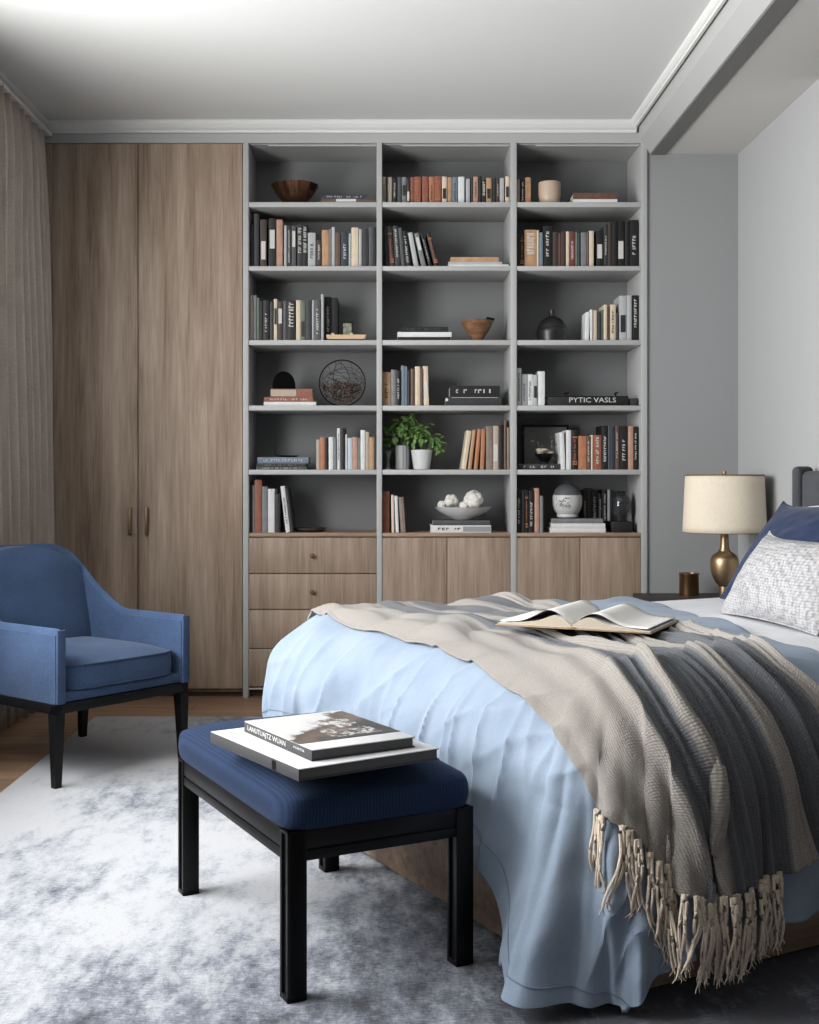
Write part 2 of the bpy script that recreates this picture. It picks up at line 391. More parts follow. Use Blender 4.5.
# ================= books
CC = {'black': (30, 30, 32), 'charcoal': (58, 59, 62), 'dark grey': (78, 79, 82), 'grey': (120, 122, 124), 'light grey': (176, 178, 180),
 'white': (218, 219, 219), 'cream': (212, 196, 172), 'beige': (178, 164, 146), 'tan': (186, 142, 102), 'pink-tan': (188, 140, 118), 'brown': (98, 74, 62),
 'rust': (150, 84, 64), 'orange': (184, 116, 78), 'navy': (44, 52, 66), 'blue-grey': (112, 126, 140), 'green-grey': (96, 110, 98), 'dark red': (104, 56, 50), 'dark brown': (62, 50, 45),
 'pale blue': (186, 198, 208), 'grey-brown': (132, 118, 108)}
def tone(k, v):
    g = sum(v)/3; return tuple(q*.86+g*.14 for q in v) if k in ('tan', 'orange', 'rust', 'pink-tan') else v
CC['black'] = (20, 20, 22); CC['charcoal'] = (48, 49, 52)
CC = {k: tone(k, v) for k, v in CC.items()}
BM = {k: mat('book_cloth_'+k.replace(' ', '_').replace('-', '_'), v, .55, noise_=(.03 if sum(v) > 480 else .09), nscale=25) for k, v in CC.items()}
PAGE = mat('book_paper', (214, 206, 190), .85)
INKW = mat('pale_title_ink', (206, 204, 198), .6); INKK = mat('dark_title_ink', (38, 36, 36), .6); INKO = mat('orange_title_ink', (176, 112, 76), .6)
INK = {'w': (INKW, 'pale lettering'), 'k': (INKK, 'dark lettering'), 'o': (INKO, 'orange bands'), 'L': (INKW, 'a pale label'), 'K': (INKK, 'a dark label'), 'W': (INKW, 'large white lettering')}
def book_mb(w, h, d, rounded=0.):
    """upright book: spine at y=0 facing -y, x 0..w, z 0..h"""
    m = MB(); t = min(.0028, w*.16); n = 4
    # curved spine and two boards
    def sp(u, v):
        x = u*w; return (x, -.0025*sin(pi*u), v*h)
    m.grid(sp, n, 1, 0)
    m.add([(0, 0, 0), (0, 0, h), (0, d, 0), (0, d, h), (t, d, 0), (t, d, h), (t, t, 0), (t, t, h), (w-t, t, 0), (w-t, t, h), (w-t, d, 0), (w-t, d, h), (w, d, 0), (w, d, h), (w, 0, 0), (w, 0, h)],
          [(0, 1, 3, 2), (2, 3, 5, 4), (4, 5, 7, 6), (6, 7, 9, 8), (8, 9, 11, 10), (10, 11, 13, 12), (12, 13, 15, 14),
           (1, 0, 0, 1)][:7]+[(1, 7, 5, 3), (0, 2, 4, 6), (15, 13, 11, 9), (14, 8, 10, 12), (1, 15, 9, 7), (0, 6, 8, 14)])
    m.box(t, w-t, t, d-.004, .003, h-.004, 1)
    return m
def marks(w, h, kind, rr, horiz=False):
    """title lettering on the spine: small glyph strokes"""
    m = MB(); y1 = -.0027; y0 = -.0036
    if kind in 'LK':
        a = rr.uniform(.1, .5); m.box(w*.16, w*.84, y0, y1+.002, h*a, h*(a+.38)); return m
    if kind == 'o':
        for q in (.12, .18, .80): m.box(w*.08, w*.92, y0, y1+.0022, h*q, h*(q+.035))
    if kind == 'W': s0, s1, a, b = .2, .8, .35, .95
    else: s0, s1 = .32, .68; a = rr.uniform(.12, .3); b = rr.uniform(.65, .92)
    z = h*a
    while z < h*b:
        g = rr.uniform(.5, .9)*w*(.45 if kind != 'W' else .5); g = clamp(g, .004, .014)
        x0 = w*(s0+rr.uniform(-.03, .05)); x1 = w*(s1+rr.uniform(-.06, .03))
        k = rr.random()
        if k < .5:
            m.box(x0, x1, y0, y1+.001, z, z+g*.3); m.box(x0, x0+(x1-x0)*.3, y0, y1+.001, z+g*.3, z+g*.8)
        else:
            m.box(x0, x1, y0, y1+.001, z, z+g*.28); m.box(x0, x1, y0, y1+.001, z+g*.5, z+g*.78)
        z += g*(1.15 if rr.random() < .85 else 1.9)
    return m
ORD = 'first second third fourth fifth sixth seventh eighth ninth tenth eleventh twelfth thirteenth fourteenth fifteenth sixteenth seventeenth eighteenth nineteenth twentieth'.split()
ORD += ['twenty-'+q for q in ORD[:9]]
BAYN = ['left', 'middle', 'right']; ROWN = ['top', 'second', 'third', 'fourth', 'fifth', 'bottom']
ZSH = ZS+[ZT]
def row(bay, r, ox, oy, sc_, yb_, items, dep=.19, yf=6.05, lo=0, start=''):
    """items: (zx0, zx1, ztop, colour, mark[, lean px of the top in zoom units])"""
    grp = 'upright books, %s bay, %s shelf' % (BAYN[bay], ROWN[r]); x_lo, x_hi = BAY[bay]
    zb_ = ZSH[r]+.0006
    n = len(items); used_x = -9
    for k, it in enumerate(items):
        a, b_, t, c, mk = it[:5]; lean = it[5] if len(it) > 5 else 0; yo = it[6] if len(it) > 6 else 0
        xa_ = max(X(ox+a/sc_, yf), x_lo+.002, used_x); xb_ = min(X(ox+b_/sc_, yf), x_hi-.002)
        w_ = max(xb_-xa_, .008)
        h_ = Z(oy+t/sc_, yf)-zb_
        rr = random.Random(bay*1000+r*100+k)
        ang = atan2((lean/sc_)*yf/F, h_) if lean else 0
        d_ = dep*rr.uniform(.82, 1.0)
        if dep > .15: d_ = min(d_, h_*.8)
        if ang: h_ = (h_-abs(sin(ang))*w_)/cos(ang); 
        m = book_mb(w_*(cos(ang) if ang else 1), h_, d_)
        size = 'slim ' if w_ < .017 else ('thick ' if w_ > .036 else ''); size = ('tall ' if h_ > .265 else ('short ' if h_ < .19 else ''))+size
        ph = ' with '+INK[mk][1] if mk else ''
        ln = 'leaning ' if ang else ''
        lab = '%s%s%s book%s, %s from left on %s bay\'s %s shelf' % (size, ln, c, ph, ORD[k], BAYN[bay], ROWN[r])
        px_ = xa_+(w_*0 if ang <= 0 else 0)
        o = obj('book', m, [BM[c], PAGE], local=True, label=lab, cat='book', group=grp)
        o.location = (xa_, yf+yo+rr.uniform(0, .012), zb_+(abs(sin(ang))*w_*cos(ang) if ang > 0 else 0))
        if ang > 0: o.rotation_euler = (0, ang, 0)
        elif ang < 0: o.rotation_euler = (0, ang, 0); 
        o.matrix_basis = Matrix.Translation(o.location) @ Matrix.Rotation(ang, 4, 'Y')
        if mk:
            s_ = obj('spine_title', marks(w_, h_, mk, rr), INK[mk][0], local=True); s_.parent = o
        used_x = xa_+w_+.0006
row(1, 0, 378, 165, 5.85, 215, [(20, 45, 68, 'cream', 'k'), (46, 56, 75, 'charcoal', ''), (57, 80, 70, 'beige', ''), (85, 110, 75, 'black', 'w'), (112, 135, 68, 'dark grey', ''), (140, 166, 68, 'grey', 'K'), (168, 186, 80, 'charcoal', 'L'),
  (188, 210, 70, 'rust', ''), (212, 250, 66, 'rust', 'o'), (258, 292, 66, 'rust', ''), (298, 328, 66, 'orange', 'k'), (330, 368, 66, 'rust', 'o'), (374, 402, 68, 'cream', 'K'), (404, 432, 70, 'tan', ''), (435, 465, 70, 'blue-grey', 'k'),
  (469, 505, 68, 'white', ''), (515, 538, 80, 'light grey', ''), (545, 556, 70, 'charcoal', ''), (558, 586, 66, 'pink-tan', 'k'), (590, 606, 66, 'black', ''), (608, 632, 85, 'black', 'W'), (634, 664, 75, 'tan', 'K'), (668, 690, 75, 'charcoal', ''), (692, 711, 75, 'dark brown', 'w'), (713, 738, 75, 'light grey', ''), (745, 775, 66, 'cream', 'K')], dep=.15)
row(2, 0, 512, 165, 6.112, 220, [(28, 50, 85, 'beige', ''), (53, 78, 82, 'black', 'w'), (82, 115, 75, 'tan', 'o')], dep=.15)
row(0, 1, 246, 200, 6.112, 400, [(20, 45, 145, 'black', ''), (48, 78, 85, 'charcoal', ''), (86, 125, 118, 'dark brown', 'L'), (138, 182, 112, 'black', 'L'), (185, 222, 118, 'pink-tan', ''), (232, 248, 155, 'light grey', ''), (250, 274, 155, 'charcoal', 'w'),
  (278, 305, 155, 'dark grey', 'L'), (312, 343, 152, 'charcoal', 'W'), (345, 375, 150, 'black', 'W'), (378, 424, 200, 'light grey', 'k'), (430, 460, 245, 'dark brown', 'w'), (463, 505, 182, 'tan', ''), (507, 522, 175, 'grey', ''), (524, 543, 165, 'light grey', ''),
  (546, 576, 200, 'brown', ''), (580, 625, 195, 'navy', 'w'), (628, 642, 205, 'light grey', ''), (644, 686, 168, 'cream', ''), (689, 707, 178, 'light grey', ''), (711, 746, 175, 'charcoal', ''), (750, 780, 165, 'dark grey', ''), (783, 799, 165, 'black', '')])
row(1, 1, 378, 215, 5.85, 293, [(44, 64, 66, 'black', '', -14), (70, 98, 62, 'dark brown', 'o', -20), (103, 133, 62, 'charcoal', 'w', -18), (138, 158, 72, 'dark grey', '', -20), (164, 194, 88, 'black', 'w', -24), (212, 238, 100, 'light grey', '', -38), (256, 282, 103, 'grey', 'L', -46), (300, 316, 103, 'black', 'w', -52), (332, 358, 98, 'black', 'o', -52)])
row(2, 1, 512, 165, 6.112, 612, [(28, 47, 430, 'black', ''), (50, 75, 425, 'black', 'o'), (78, 151, 395, 'tan', 'W'), (153, 165, 398, 'cream', ''), (168, 189, 412, 'blue-grey', ''), (192, 246, 370, 'black', 'w'), (250, 283, 408, 'dark brown', ''), (286, 299, 415, 'dark red', ''), (301, 330, 405, 'dark brown', ''), (332, 350, 405, 'cream', ''),
  (352, 387, 405, 'dark red', 'w'), (389, 402, 408, 'green-grey', ''), (404, 420, 420, 'charcoal', ''), (422, 456, 412, 'grey', ''), (458, 470, 410, 'brown', ''), (472, 500, 402, 'cream', ''), (516, 558, 400, 'black', 'L'), (562, 586, 370, 'charcoal', 'w'), (588, 612, 350, 'dark brown', ''), (614, 642, 345, 'black', ''), (645, 690, 340, 'black', 'L'), (692, 716, 345, 'black', ''), (719, 772, 335, 'black', 'w')])
row(0, 2, 246, 285, 6.112, 335, [(18, 42, 62, 'beige', ''), (44, 63, 62, 'grey', ''), (65, 81, 78, 'green-grey', ''), (83, 103, 95, 'black', ''), (105, 140, 95, 'black', 'w'), (143, 168, 100, 'charcoal', ''), (170, 190, 85, 'cream', 'K'), (193, 223, 100, 'dark brown', 'L'), (226, 249, 95, 'dark grey', ''), (252, 301, 95, 'black', 'W'),
  (304, 332, 92, 'cream', ''), (334, 362, 95, 'green-grey', 'K'), (364, 402, 92, 'charcoal', ''), (404, 415, 92, 'light grey', ''), (417, 455, 92, 'dark grey', 'w'), (457, 473, 55, 'light grey', ''), (475, 515, 55, 'black', 'w', 0, .085), (517, 556, 62, 'black', '', 0, .085)])
row(2, 2, 512, 285, 6.112, 335, [(446, 472, 165, 'white', '', 6), (480, 494, 150, 'white', ''), (496, 521, 153, 'cream', ''), (525, 545, 168, 'charcoal', ''), (547, 560, 150, 'green-grey', ''), (562, 582, 120, 'cream', ''), (584, 599, 128, 'brown', ''), (601, 636, 118, 'cream', 'k'), (640, 656, 168, 'charcoal', ''), (658, 701, 65, 'light grey', 'K'), (703, 731, 62, 'light grey', ''), (734, 786, 62, 'black', 'w')])
row(1, 3, 378, 355, 5.85, 292, [(26, 73, 100, 'tan', 'k'), (76, 104, 85, 'grey', ''), (106, 132, 90, 'black', 'w'), (135, 158, 62, 'blue-grey', ''), (160, 171, 65, 'blue-grey', ''), (173, 190, 90, 'black', ''), (192, 213, 80, 'brown', ''), (217, 246, 66, 'cream', ''), (248, 262, 80, 'brown', ''), (268, 298, 64, 'cream', 'L', -6)])
row(2, 3, 512, 350, 6.112, 335, [(30, 57, 110, 'white', 'k'), (60, 92, 148, 'light grey', 'k'), (94, 129, 148, 'white', 'k'), (131, 156, 152, 'light grey', 'K'), (160, 201, 130, 'white', '')])
row(0, 4, 246, 415, 6.112, 335, [(430, 451, 150, 'beige', ''), (453, 481, 135, 'orange', ''), (483, 501, 140, 'black', ''), (505, 532, 135, 'white', ''), (534, 553, 140, 'grey', ''), (556, 575, 80, 'white', 'k'), (577, 606, 80, 'black', ''), (608, 617, 120, 'white', ''), (620, 648, 140, 'pale blue', ''), (650, 681, 135, 'pink-tan', ''), (683, 698, 140, 'grey', ''), (700, 727, 92, 'white', ''), (729, 751, 102, 'beige', ''), (753, 781, 135, 'tan', ''), (783, 799, 115, 'charcoal', '')])
row(1, 4, 378, 405, 5.85, 380, [(487, 515, 148, 'cream', '', 34), (526, 546, 145, 'tan', '', 28), (561, 582, 140, 'orange', '', 22), (597, 620, 140, 'orange', '', 9), (632, 671, 125, 'grey-brown', ''), (674, 705, 122, 'beige', 'L'), (707, 735, 115, 'black', ''), (738, 753, 85, 'brown', ''), (756, 776, 130, 'grey-brown', '')])
row(2, 4, 512, 415, 6.112, 335, [(300, 328, 105, 'white', '', -10), (333, 363, 92, 'white', ''), (367, 401, 92, 'black', 'o'), (404, 455, 128, 'orange', ''), (457, 482, 130, 'brown', 'w'), (485, 498, 122, 'cream', ''), (500, 546, 122, 'rust', 'w'), (548, 588, 65, 'black', 'w'), (590, 600, 65, 'dark grey', ''), (602, 629, 70, 'navy', ''), (631, 656, 65, 'brown', 'w'), (658, 708, 68, 'black', 'w'), (710, 741, 68, 'pink-tan', ''), (743, 771, 70, 'black', 'w')])
row(0, 5, 246, 475, 6.112, 350, [(16, 37, 62, 'navy', ''), (39, 50, 62, 'light grey', ''), (52, 95, 30, 'rust', ''), (98, 132, 70, 'grey', ''), (134, 173, 85, 'white', ''), (176, 206, 115, 'charcoal', ''), (243, 269, 66, 'white', 'k', -34), (272, 290, 80, 'charcoal', '', -34)])
row(1, 5, 378, 475, 5.85, 335, [(26, 66, 95, 'rust', ''), (80, 96, 116, 'cream', '', -3), (104, 122, 122, 'white', '', -8), (134, 162, 128, 'grey-brown', '', -14)])
row(2, 5, 512, 475, 6.112, 352, [(28, 58, 90, 'black', 'w'), (60, 78, 92, 'charcoal', ''), (80, 100, 90, 'black', 'o'), (102, 138, 95, 'black', 'w'), (140, 167, 80, 'pink-tan', ''), (171, 191, 128, 'grey', '')])
row(2, 5, 512, 475, 6.112, 258, [(435, 458, 90, 'charcoal', 'w'), (460, 483, 82, 'dark brown', ''), (485, 524, 95, 'black', 'w'), (527, 550, 112, 'black', 'w'), (552, 582, 90, 'black', 'w'), (584, 601, 90, 'light grey', '')], dep=.08, yf=6.24) if False else None
def row_back():
    ks = [(435, 458, 90, 'charcoal', 'w'), (460, 483, 82, 'dark brown', ''), (485, 524, 95, 'black', 'w'), (527, 550, 112, 'black', 'w'), (552, 582, 90, 'black', 'w'), (584, 601, 90, 'light grey', '')]
    yf = 6.235
    for k, (a, b_, t, c, mk) in enumerate(ks):
        xa_ = X(512+a/6.112, yf); w_ = (b_-a)/6.112*yf/F; h_ = Z(475+t/6.112, yf)-ZT-.0006; rr = random.Random(900+k)
        o = obj('book', book_mb(w_-.0006, h_, .11), [BM[c], PAGE], local=True, cat='book', group='books behind the round vase',
                label='%s book%s, %s from left in the row behind the stacked white books' % (c, ' with '+INK[mk][1] if mk else '', ORD[k]))
        o.matrix_basis = Matrix.Translation((xa_, yf, ZT+.0006))
        if mk: s_ = obj('spine_title', marks(w_, h_, mk, rr), INK[mk][0], local=True); s_.parent = o
row_back()

# ---- books lying flat: spine faces the room
def flat(bay, r, ox, oy, s, x0, x1, y0, y1, c, label, mk='', zbase=None, dep=.2, yf=None, group=None, page_front=False, ink=None):
    yf = yf or (6.018 if r < 3 else 6.05)
    xa_, xb_ = X(ox+x0/s, yf), X(ox+x1/s, yf); th = (y1-y0)/s*yf/F
    z0 = (ZSH[r] if zbase is None else zbase)+.0005
    m = MB(); t = .003; W_ = xb_-xa_
    if page_front:
        m.box(0, W_, 0, dep, 0, t); m.box(0, W_, 0, dep, th-t, th); m.box(.004, W_-.004, .004, dep-.004, t, th-t, 1); m.box(0, W_, dep-.003, dep, t, th-t)
    else:
        m.box(0, W_, 0, dep, 0, t, bev=.0008); m.box(0, W_, 0, dep, th-t, th, bev=.0008)
        m.grid(lambda u, v: (u*W_, -.002*sin(pi*v), v*th), 1, 4); m.grid(lambda u, v: (u*W_, .003, v*th), 1, 1)
        m.box(.004, W_-.004, .003, dep-.004, t, th-t, 1)
    o = obj('book', m, [BM[c], PAGE], local=True, label=label, cat='book', group=group)
    o.matrix_basis = Matrix.Translation((xa_, yf, z0))
    if mk:
        rr = random.Random(int(x0*7+y0)); g = MB(); x = W_*.12
        while x < W_*.86:
            q = th*rr.uniform(.2, .42); g.box(x, x+q*.35, -.0034, -.001, th*.32, th*.68)
            if rr.random() < .6: g.box(x, x+q, -.0034, -.001, th*.55, th*.68)
            if rr.random() < .5: g.box(x, x+q, -.0034, -.001, th*.32, th*.43)
            x += q*(1.5 if rr.random() < .8 else 3.4)
        s_ = obj('spine_title', g, ink or INK[mk][0], local=True); s_.parent = o
    return z0+th
a = (0, 0, 240, 130, 3.9)
z = flat(*a, 314, 526, 265, 278, 'brown', 'brown flat book with a white band, under the navy book, left bay top shelf', '', group='flat books, left bay top shelf')
bk = [o for o in COL.objects if o.get('label', '').startswith('brown flat book with a white band')][0]
obj('paper_band', MB().box(X(336), X(356), 6.0135, 6.0175, ZS[0]+.003, z-.001), INKW, bk)
flat(*a, 318, 494, 247, 263, 'navy', 'navy flat book with pale lettering on top of the left bay\'s top shelf stack', 'w', z, group='flat books, left bay top shelf')
a = (1, 1, 378, 215, 5.85)
z = flat(*a, 412, 765, 283, 293, 'white', 'wide white flat book at the bottom of the middle bay\'s second shelf stack', '', dep=.21)
z = flat(*a, 412, 725, 267, 282, 'light grey', 'light grey flat book between the white and the tan flat books', '', z)
flat(*a, 424, 706, 238, 265, 'tan', 'tan flat book on top of the middle bay\'s second shelf stack', '', z)
a = (2, 0, 512, 165, 6.112)
z = flat(*a, 372, 643, 203, 222, 'white', 'white flat book under the reddish brown one beside the beige cup', '', dep=.17)
flat(*a, 372, 640, 163, 200, 'brown', 'reddish brown flat book lying on a white one beside the beige cup', 'w', z, dep=.17, ink=BM['rust'])
a = (1, 2, 240, 130, 3.9)
z = flat(*a, 615, 820, 805, 817, 'black', 'black flat book at the bottom of the stack left of the wooden bowl', '')
z = flat(*a, 614, 825, 785, 804, 'white', 'white flat book in the middle of the stack left of the wooden bowl', '', z)
flat(*a, 630, 812, 764, 784, 'black', 'black flat book on top of the stack left of the wooden bowl', 'w', z, ink=BM['dark grey'])
a = (0, 3, 246, 350, 6.112)
z = flat(*a, 108, 428, 310, 335, 'white', 'white flat book at the bottom of the stack beside the wire orb', '')
z1 = flat(*a, 110, 410, 280, 308, 'rust', 'rust red flat book with pale lettering in the stack beside the wire orb', 'w', z)
z2 = flat(*a, 150, 405, 228, 278, 'rust', 'thick rust and tan flat book under the black dome', '', z1, dep=.17)
obj('book_band', MB().box(X(246+151/6.112, 6.05), X(246+308/6.112, 6.05), 6.0445, 6.0495, z1+.004, z2-.004), BM['beige'], bpy.data.objects[[o.name for o in COL.objects if o.get('label', '').startswith('thick rust and tan')][0]])
ZDOME = z2
a = (1, 3, 378, 355, 5.85)
z = flat(*a, 395, 722, 238, 292, 'charcoal', 'thick charcoal flat book with a white corner emblem under the black book', '', dep=.22)
bk = [o for o in COL.objects if o.get('label', '').startswith('thick charcoal flat')][0]
g = MB(); g.lathe([(0, 0), (.008, 0), (.008, .002), (0, .002)], 16, M=Matrix.Translation((X(447), 6.0475, z-.016)) @ Matrix.Rotation(pi/2, 4, 'X')); g.box(X(452), X(498), 6.0465, 6.0485, z-.006, z-.004)
obj('emblem', g, INKW, bk)
flat(*a, 420, 713, 172, 235, 'black', 'thick black flat book with pale lettering, middle bay fourth shelf', 'w', z)
# long black box-like book with white title
a = (2, 3, 512, 350, 6.112)
xa_, xb_ = X(548, 6.05), X(628.5, 6.05); th = 60/6.112*6.05/F; z0 = ZSH[3]+.0005
m = MB(); m.box(xa_, xb_, 6.05, 6.27, z0, z0+.004, bev=.001); m.box(xa_, xb_, 6.05, 6.27, z0+th-.004, z0+th, bev=.001); m.box(xa_, xb_, 6.05, 6.054, z0, z0+th, bev=.001); m.box(xa_+.004, xb_-.004, 6.053, 6.265, z0+.004, z0+th-.004, 1)
lb = obj('book', m, [BM['black'], PAGE], loc=((xa_+xb_)/2, 6.16, z0), label='long black flat book with large white title lettering, right bay fourth shelf', cat='book')
tm = text_mb('PYTIC VASLS', .036, .0006, Matrix.Translation((X(592.5, 6.049), 6.0495, z0+th*.58)) @ Matrix.Rotation(pi/2, 4, 'X'), width=X(615)-X(568))
obj('spine_title', tm, INKW, lb)
m = MB(); m.box(X(630, 6.06), X(637.5, 6.06), 6.06, 6.24, z0, z0+th*.8, bev=.002)
obj('storage_box', m, BM['charcoal'], loc=(X(634), 6.15, z0), label='small charcoal box at the right end of the long black book', cat='box')
def figurine(px_, w, label, flip=1):
    z = z0+th+.0005; x = X(px_, 6.1); m = MB()
    m.lathe([(0, 0), (.008, 0), (.008, .003), (0, .004)], 12, M=Matrix.Translation((x, 6.1, z)))
    m.tube([(x, 6.1, z+.003), (x+.004*flip, 6.1, z+.014), (x, 6.1, z+.024)], [.003, .005, .003], 8)
    m.tube([(x-.012*w, 6.1, z+.012), (x, 6.1, z+.017), (x+.014*w, 6.1, z+.024)], [.002, .0035, .002], 8)
    obj('figurine', m, M_['black'], loc=(x, 6.1, z), label=label, cat='figurine')
figurine(566, 1.2, 'tiny black figurine at the left end of the long black book'); figurine(616, 1., 'tiny black figurine at the right end of the long black book', -1)
a = (0, 4, 246, 415, 6.112)
z = flat(*a, 62, 372, 318, 335, 'dark grey', 'dark grey flat book at the bottom of the left bay\'s fifth shelf stack', 'w', group=None)
z = flat(*a, 65, 366, 297, 317, 'charcoal', 'charcoal flat book in the middle of the left bay\'s fifth shelf stack', 'w', z, ink=BM['grey'])
zz4 = flat(*a, 70, 382, 258, 295, 'blue-grey', 'blue-grey flat book with pale lettering under the black dish', 'W', z)
a = (2, 4, 512, 415, 6.112)
zf = flat(*a, 40, 300, 300, 335, 'charcoal', 'charcoal flat book with white lettering under the small flower bowl', 'w', dep=.10, yf=6.06)
a = (1, 5, 378, 475, 5.85)
z = flat(*a, 308, 662, 292, 334, 'white', 'thick white flat book with dark lettering under the bowl of blossoms', 'k', dep=.22)
bk = [o for o in COL.objects if o.get('label', '').startswith('thick white flat')][0]
obj('dust_jacket', MB().box(X(463, 6.05), X(490.5, 6.05), 6.0465, 6.0493, ZT+.006, z-.006), mat('silver_grey_jacket', (150, 153, 156), .4), bk)
ZB5 = flat(*a, 322, 655, 260, 289, 'dark grey', 'dark grey flat book directly under the white bowl of blossoms', '', z, dep=.22)
a = (2, 5, 512, 475, 6.112)
z = flat(*a, 232, 572, 326, 352, 'white', 'white flat book at the bottom of the stack under the round vase', '', dep=.17)
z = flat(*a, 238, 570, 294, 323, 'white', 'white flat book in the middle of the stack under the round vase', '', z, dep=.17)
ZVASE = flat(*a, 245, 556, 263, 291, 'grey', 'grey flat book directly under the round two-tone vase', '', z, dep=.17)

# ================= objects on the shelves
def at(px_, r=None, yf=6.1, z=None): return (X(px_, yf), yf, ZSH[r] if z is None else z)
# faceted copper bowl
m = MB(); c0 = at(294.8, 0); zt_ = Z(185.8, 6.1)-c0[2]; rt = 23*6.1/F; T0 = Matrix.Translation(c0)
def fac(prof, n, mb, mi, amp):
    def f(u, v):
        k = v*(len(prof)-1); i = min(int(k), len(prof)-2); q = k-i
        r = prof[i][0]*(1-q)+prof[i+1][0]*q; z = prof[i][1]*(1-q)+prof[i+1][1]*q
        r *= 1+amp*abs(sin(u*n*pi)); return (r*cos(2*pi*u), r*sin(2*pi*u), z)
    mb.grid(f, 96, 10, mi, T0, closeu=True)
fac([(.0, .001), (rt*.34, .001), (rt*.56, zt_*.25), (rt*.82, zt_*.65), (rt, zt_), (rt*.95, zt_), (rt*.78, zt_*.65), (rt*.55, zt_*.3), (0, zt_*.15)], 12, m, 0, .05)
obj('bowl', m, mat('polished_copper', (122, 88, 68), .25, .95), loc=c0, label='fluted dark copper bowl on the left bay\'s top shelf', cat='bowl')
# beige cup
c0 = at(549.5, 0); h = Z(183, 6.1)-c0[2]; r = 11.2*6.1/F
m = MB(); m.lathe([(0, .001), (r*.72, .001), (r*.86, h*.08), (r*.98, h*.45), (r, h*.9), (r*.97, h), (r*.9, h), (r*.9, h*.5), (r*.75, h*.12), (0, h*.1)], 40, M=Matrix.Translation(c0))
obj('cup', m, mat('beige_stoneware', (190, 168, 148), .45), loc=c0, label='beige ceramic cup without handle on the right bay\'s top shelf', cat='cup')
# tan tray with little frame, third shelf left bay
z0 = ZSH[2]+.0005; xa_, xb_ = X(246+492/6.112, 6.06), X(246+733/6.112, 6.06); h = 34/6.112*6.06/F
m = MB(); m.prism([(xa_+.006, z0), (xb_-.006, z0), (xb_, z0+h), (xb_-.004, z0+h), (xb_-.009, z0+.006), (xa_+.009, z0+.006), (xa_+.004, z0+h), (xa_, z0+h)], 6.022, 6.125)
m.box(xa_+.006, xb_-.006, 6.022, 6.027, z0, z0+h); m.box(xa_+.006, xb_-.006, 6.12, 6.125, z0, z0+h)
m.box(xa_+.008, xb_-.008, 6.027, 6.12, z0+h*.55, z0+h*.7)
obj('tray', m, mat('light_birch', (206, 174, 140), .5), loc=((xa_+xb_)/2, 6.07, z0), label='light wooden tray holding small keepsakes, left bay third shelf', cat='tray')
zt_ = z0+h*.7+.0005
m = MB(); fx0, fx1 = X(246+585/6.112, 6.09), X(246+652/6.112, 6.09); fh = Z(285+225/6.112, 6.09)-zt_
t_ = thing('picture_frame', 'tiny dark picture frame standing in the wooden tray', 'picture frame', ((fx0+fx1)/2, 6.09, zt_))
m.box(fx0, fx1, 6.09, 6.10, zt_, zt_+.007); m.box(fx0, fx1, 6.09, 6.10, zt_+fh-.007, zt_+fh); m.box(fx0, fx0+.006, 6.09, 6.10, zt_+.007, zt_+fh-.007); m.box(fx1-.006, fx1, 6.09, 6.10, zt_+.007, zt_+fh-.007)
obj('frame', m, M_['black'], t_); obj('picture', MB().box(fx0+.006, fx1-.006, 6.093, 6.098, zt_+.007, zt_+fh-.007), mat('faded_green_print', (120, 124, 108), .5, noise_=.3, nscale=50), t_)
for k, (p, s_, lb_) in enumerate(((333, .009, 'small white votive at the left of the wooden tray'), (351.5, .008, 'small white votive at the right of the wooden tray'))):
    m = MB(); m.lathe([(0, 0), (s_*.8, 0), (s_, .004), (s_*.9, .014), (s_, .020), (s_*.7, .021), (s_*.6, .010), (0, .008)], 16, M=Matrix.Translation(at(p, z=zt_, yf=6.06)))
    obj('votive', m, mat('white_glaze_%d' % k, (215, 212, 206), .35), loc=at(p, z=zt_, yf=6.06), label=lb_, cat='votive')
# wooden footed bowl with dark spoon
c0 = at(477.3, 2); h = Z(321, 6.1)-c0[2]; r = 16.2*6.1/F
m = MB(); m.lathe([(0, .001), (r*.34, .001), (r*.36, h*.1), (r*.42, h*.2), (r*.7, h*.5), (r*.93, h*.85), (r, h), (r*.95, h), (r*.8, h*.72), (r*.5, h*.4), (0, h*.3)], 36, M=Matrix.Translation(c0))
obj('bowl', m, wood('turned_walnut', (84, 58, 42), (120, 86, 62), (150, 112, 84), 'X', 3.), loc=c0, label='turned wooden bowl on a narrow foot, middle bay third shelf', cat='bowl')
m = MB(); x_, z_ = X(483, 6.1), Z(327, 6.1)
m.tube([(X(482, 6.1), 6.1, Z(324, 6.1)), (X(488, 6.1), 6.1, Z(318.5, 6.1)), (X(494.5, 6.1), 6.1, Z(319.5, 6.1))], [.005, .010, .006], 8)
obj('spoon', m, M_['black'], loc=(x_, 6.1, z_), label='dark wooden spoon resting in the turned wooden bowl', cat='spoon')
# black jug
c0 = at(552, 2); s = 6.1/F; zz = lambda p: Z(p, 6.1)-c0[2]
m = MB(); m.lathe([(0, .001), (14.2*s, .001), (15.2*s, zz(333)), (15.2*s, zz(331)), (14.2*s, zz(328.8)), (14.6*s, zz(328)), (13.8*s, zz(325.5)), (11*s, zz(321)), (7*s, zz(318)), (3.4*s, zz(316.5)), (2.9*s, zz(315)), (2.9*s, zz(311)), (3.1*s, zz(310.4)), (2.3*s, zz(310.4)), (2.3*s, zz(315)), (0, zz(315))], 44, M=Matrix.Translation(c0))
obj('jug', m, mat('matte_black_ceramic', (28, 28, 30), .38), loc=c0, label='squat matte black jug with a short neck, right bay third shelf', cat='jug')
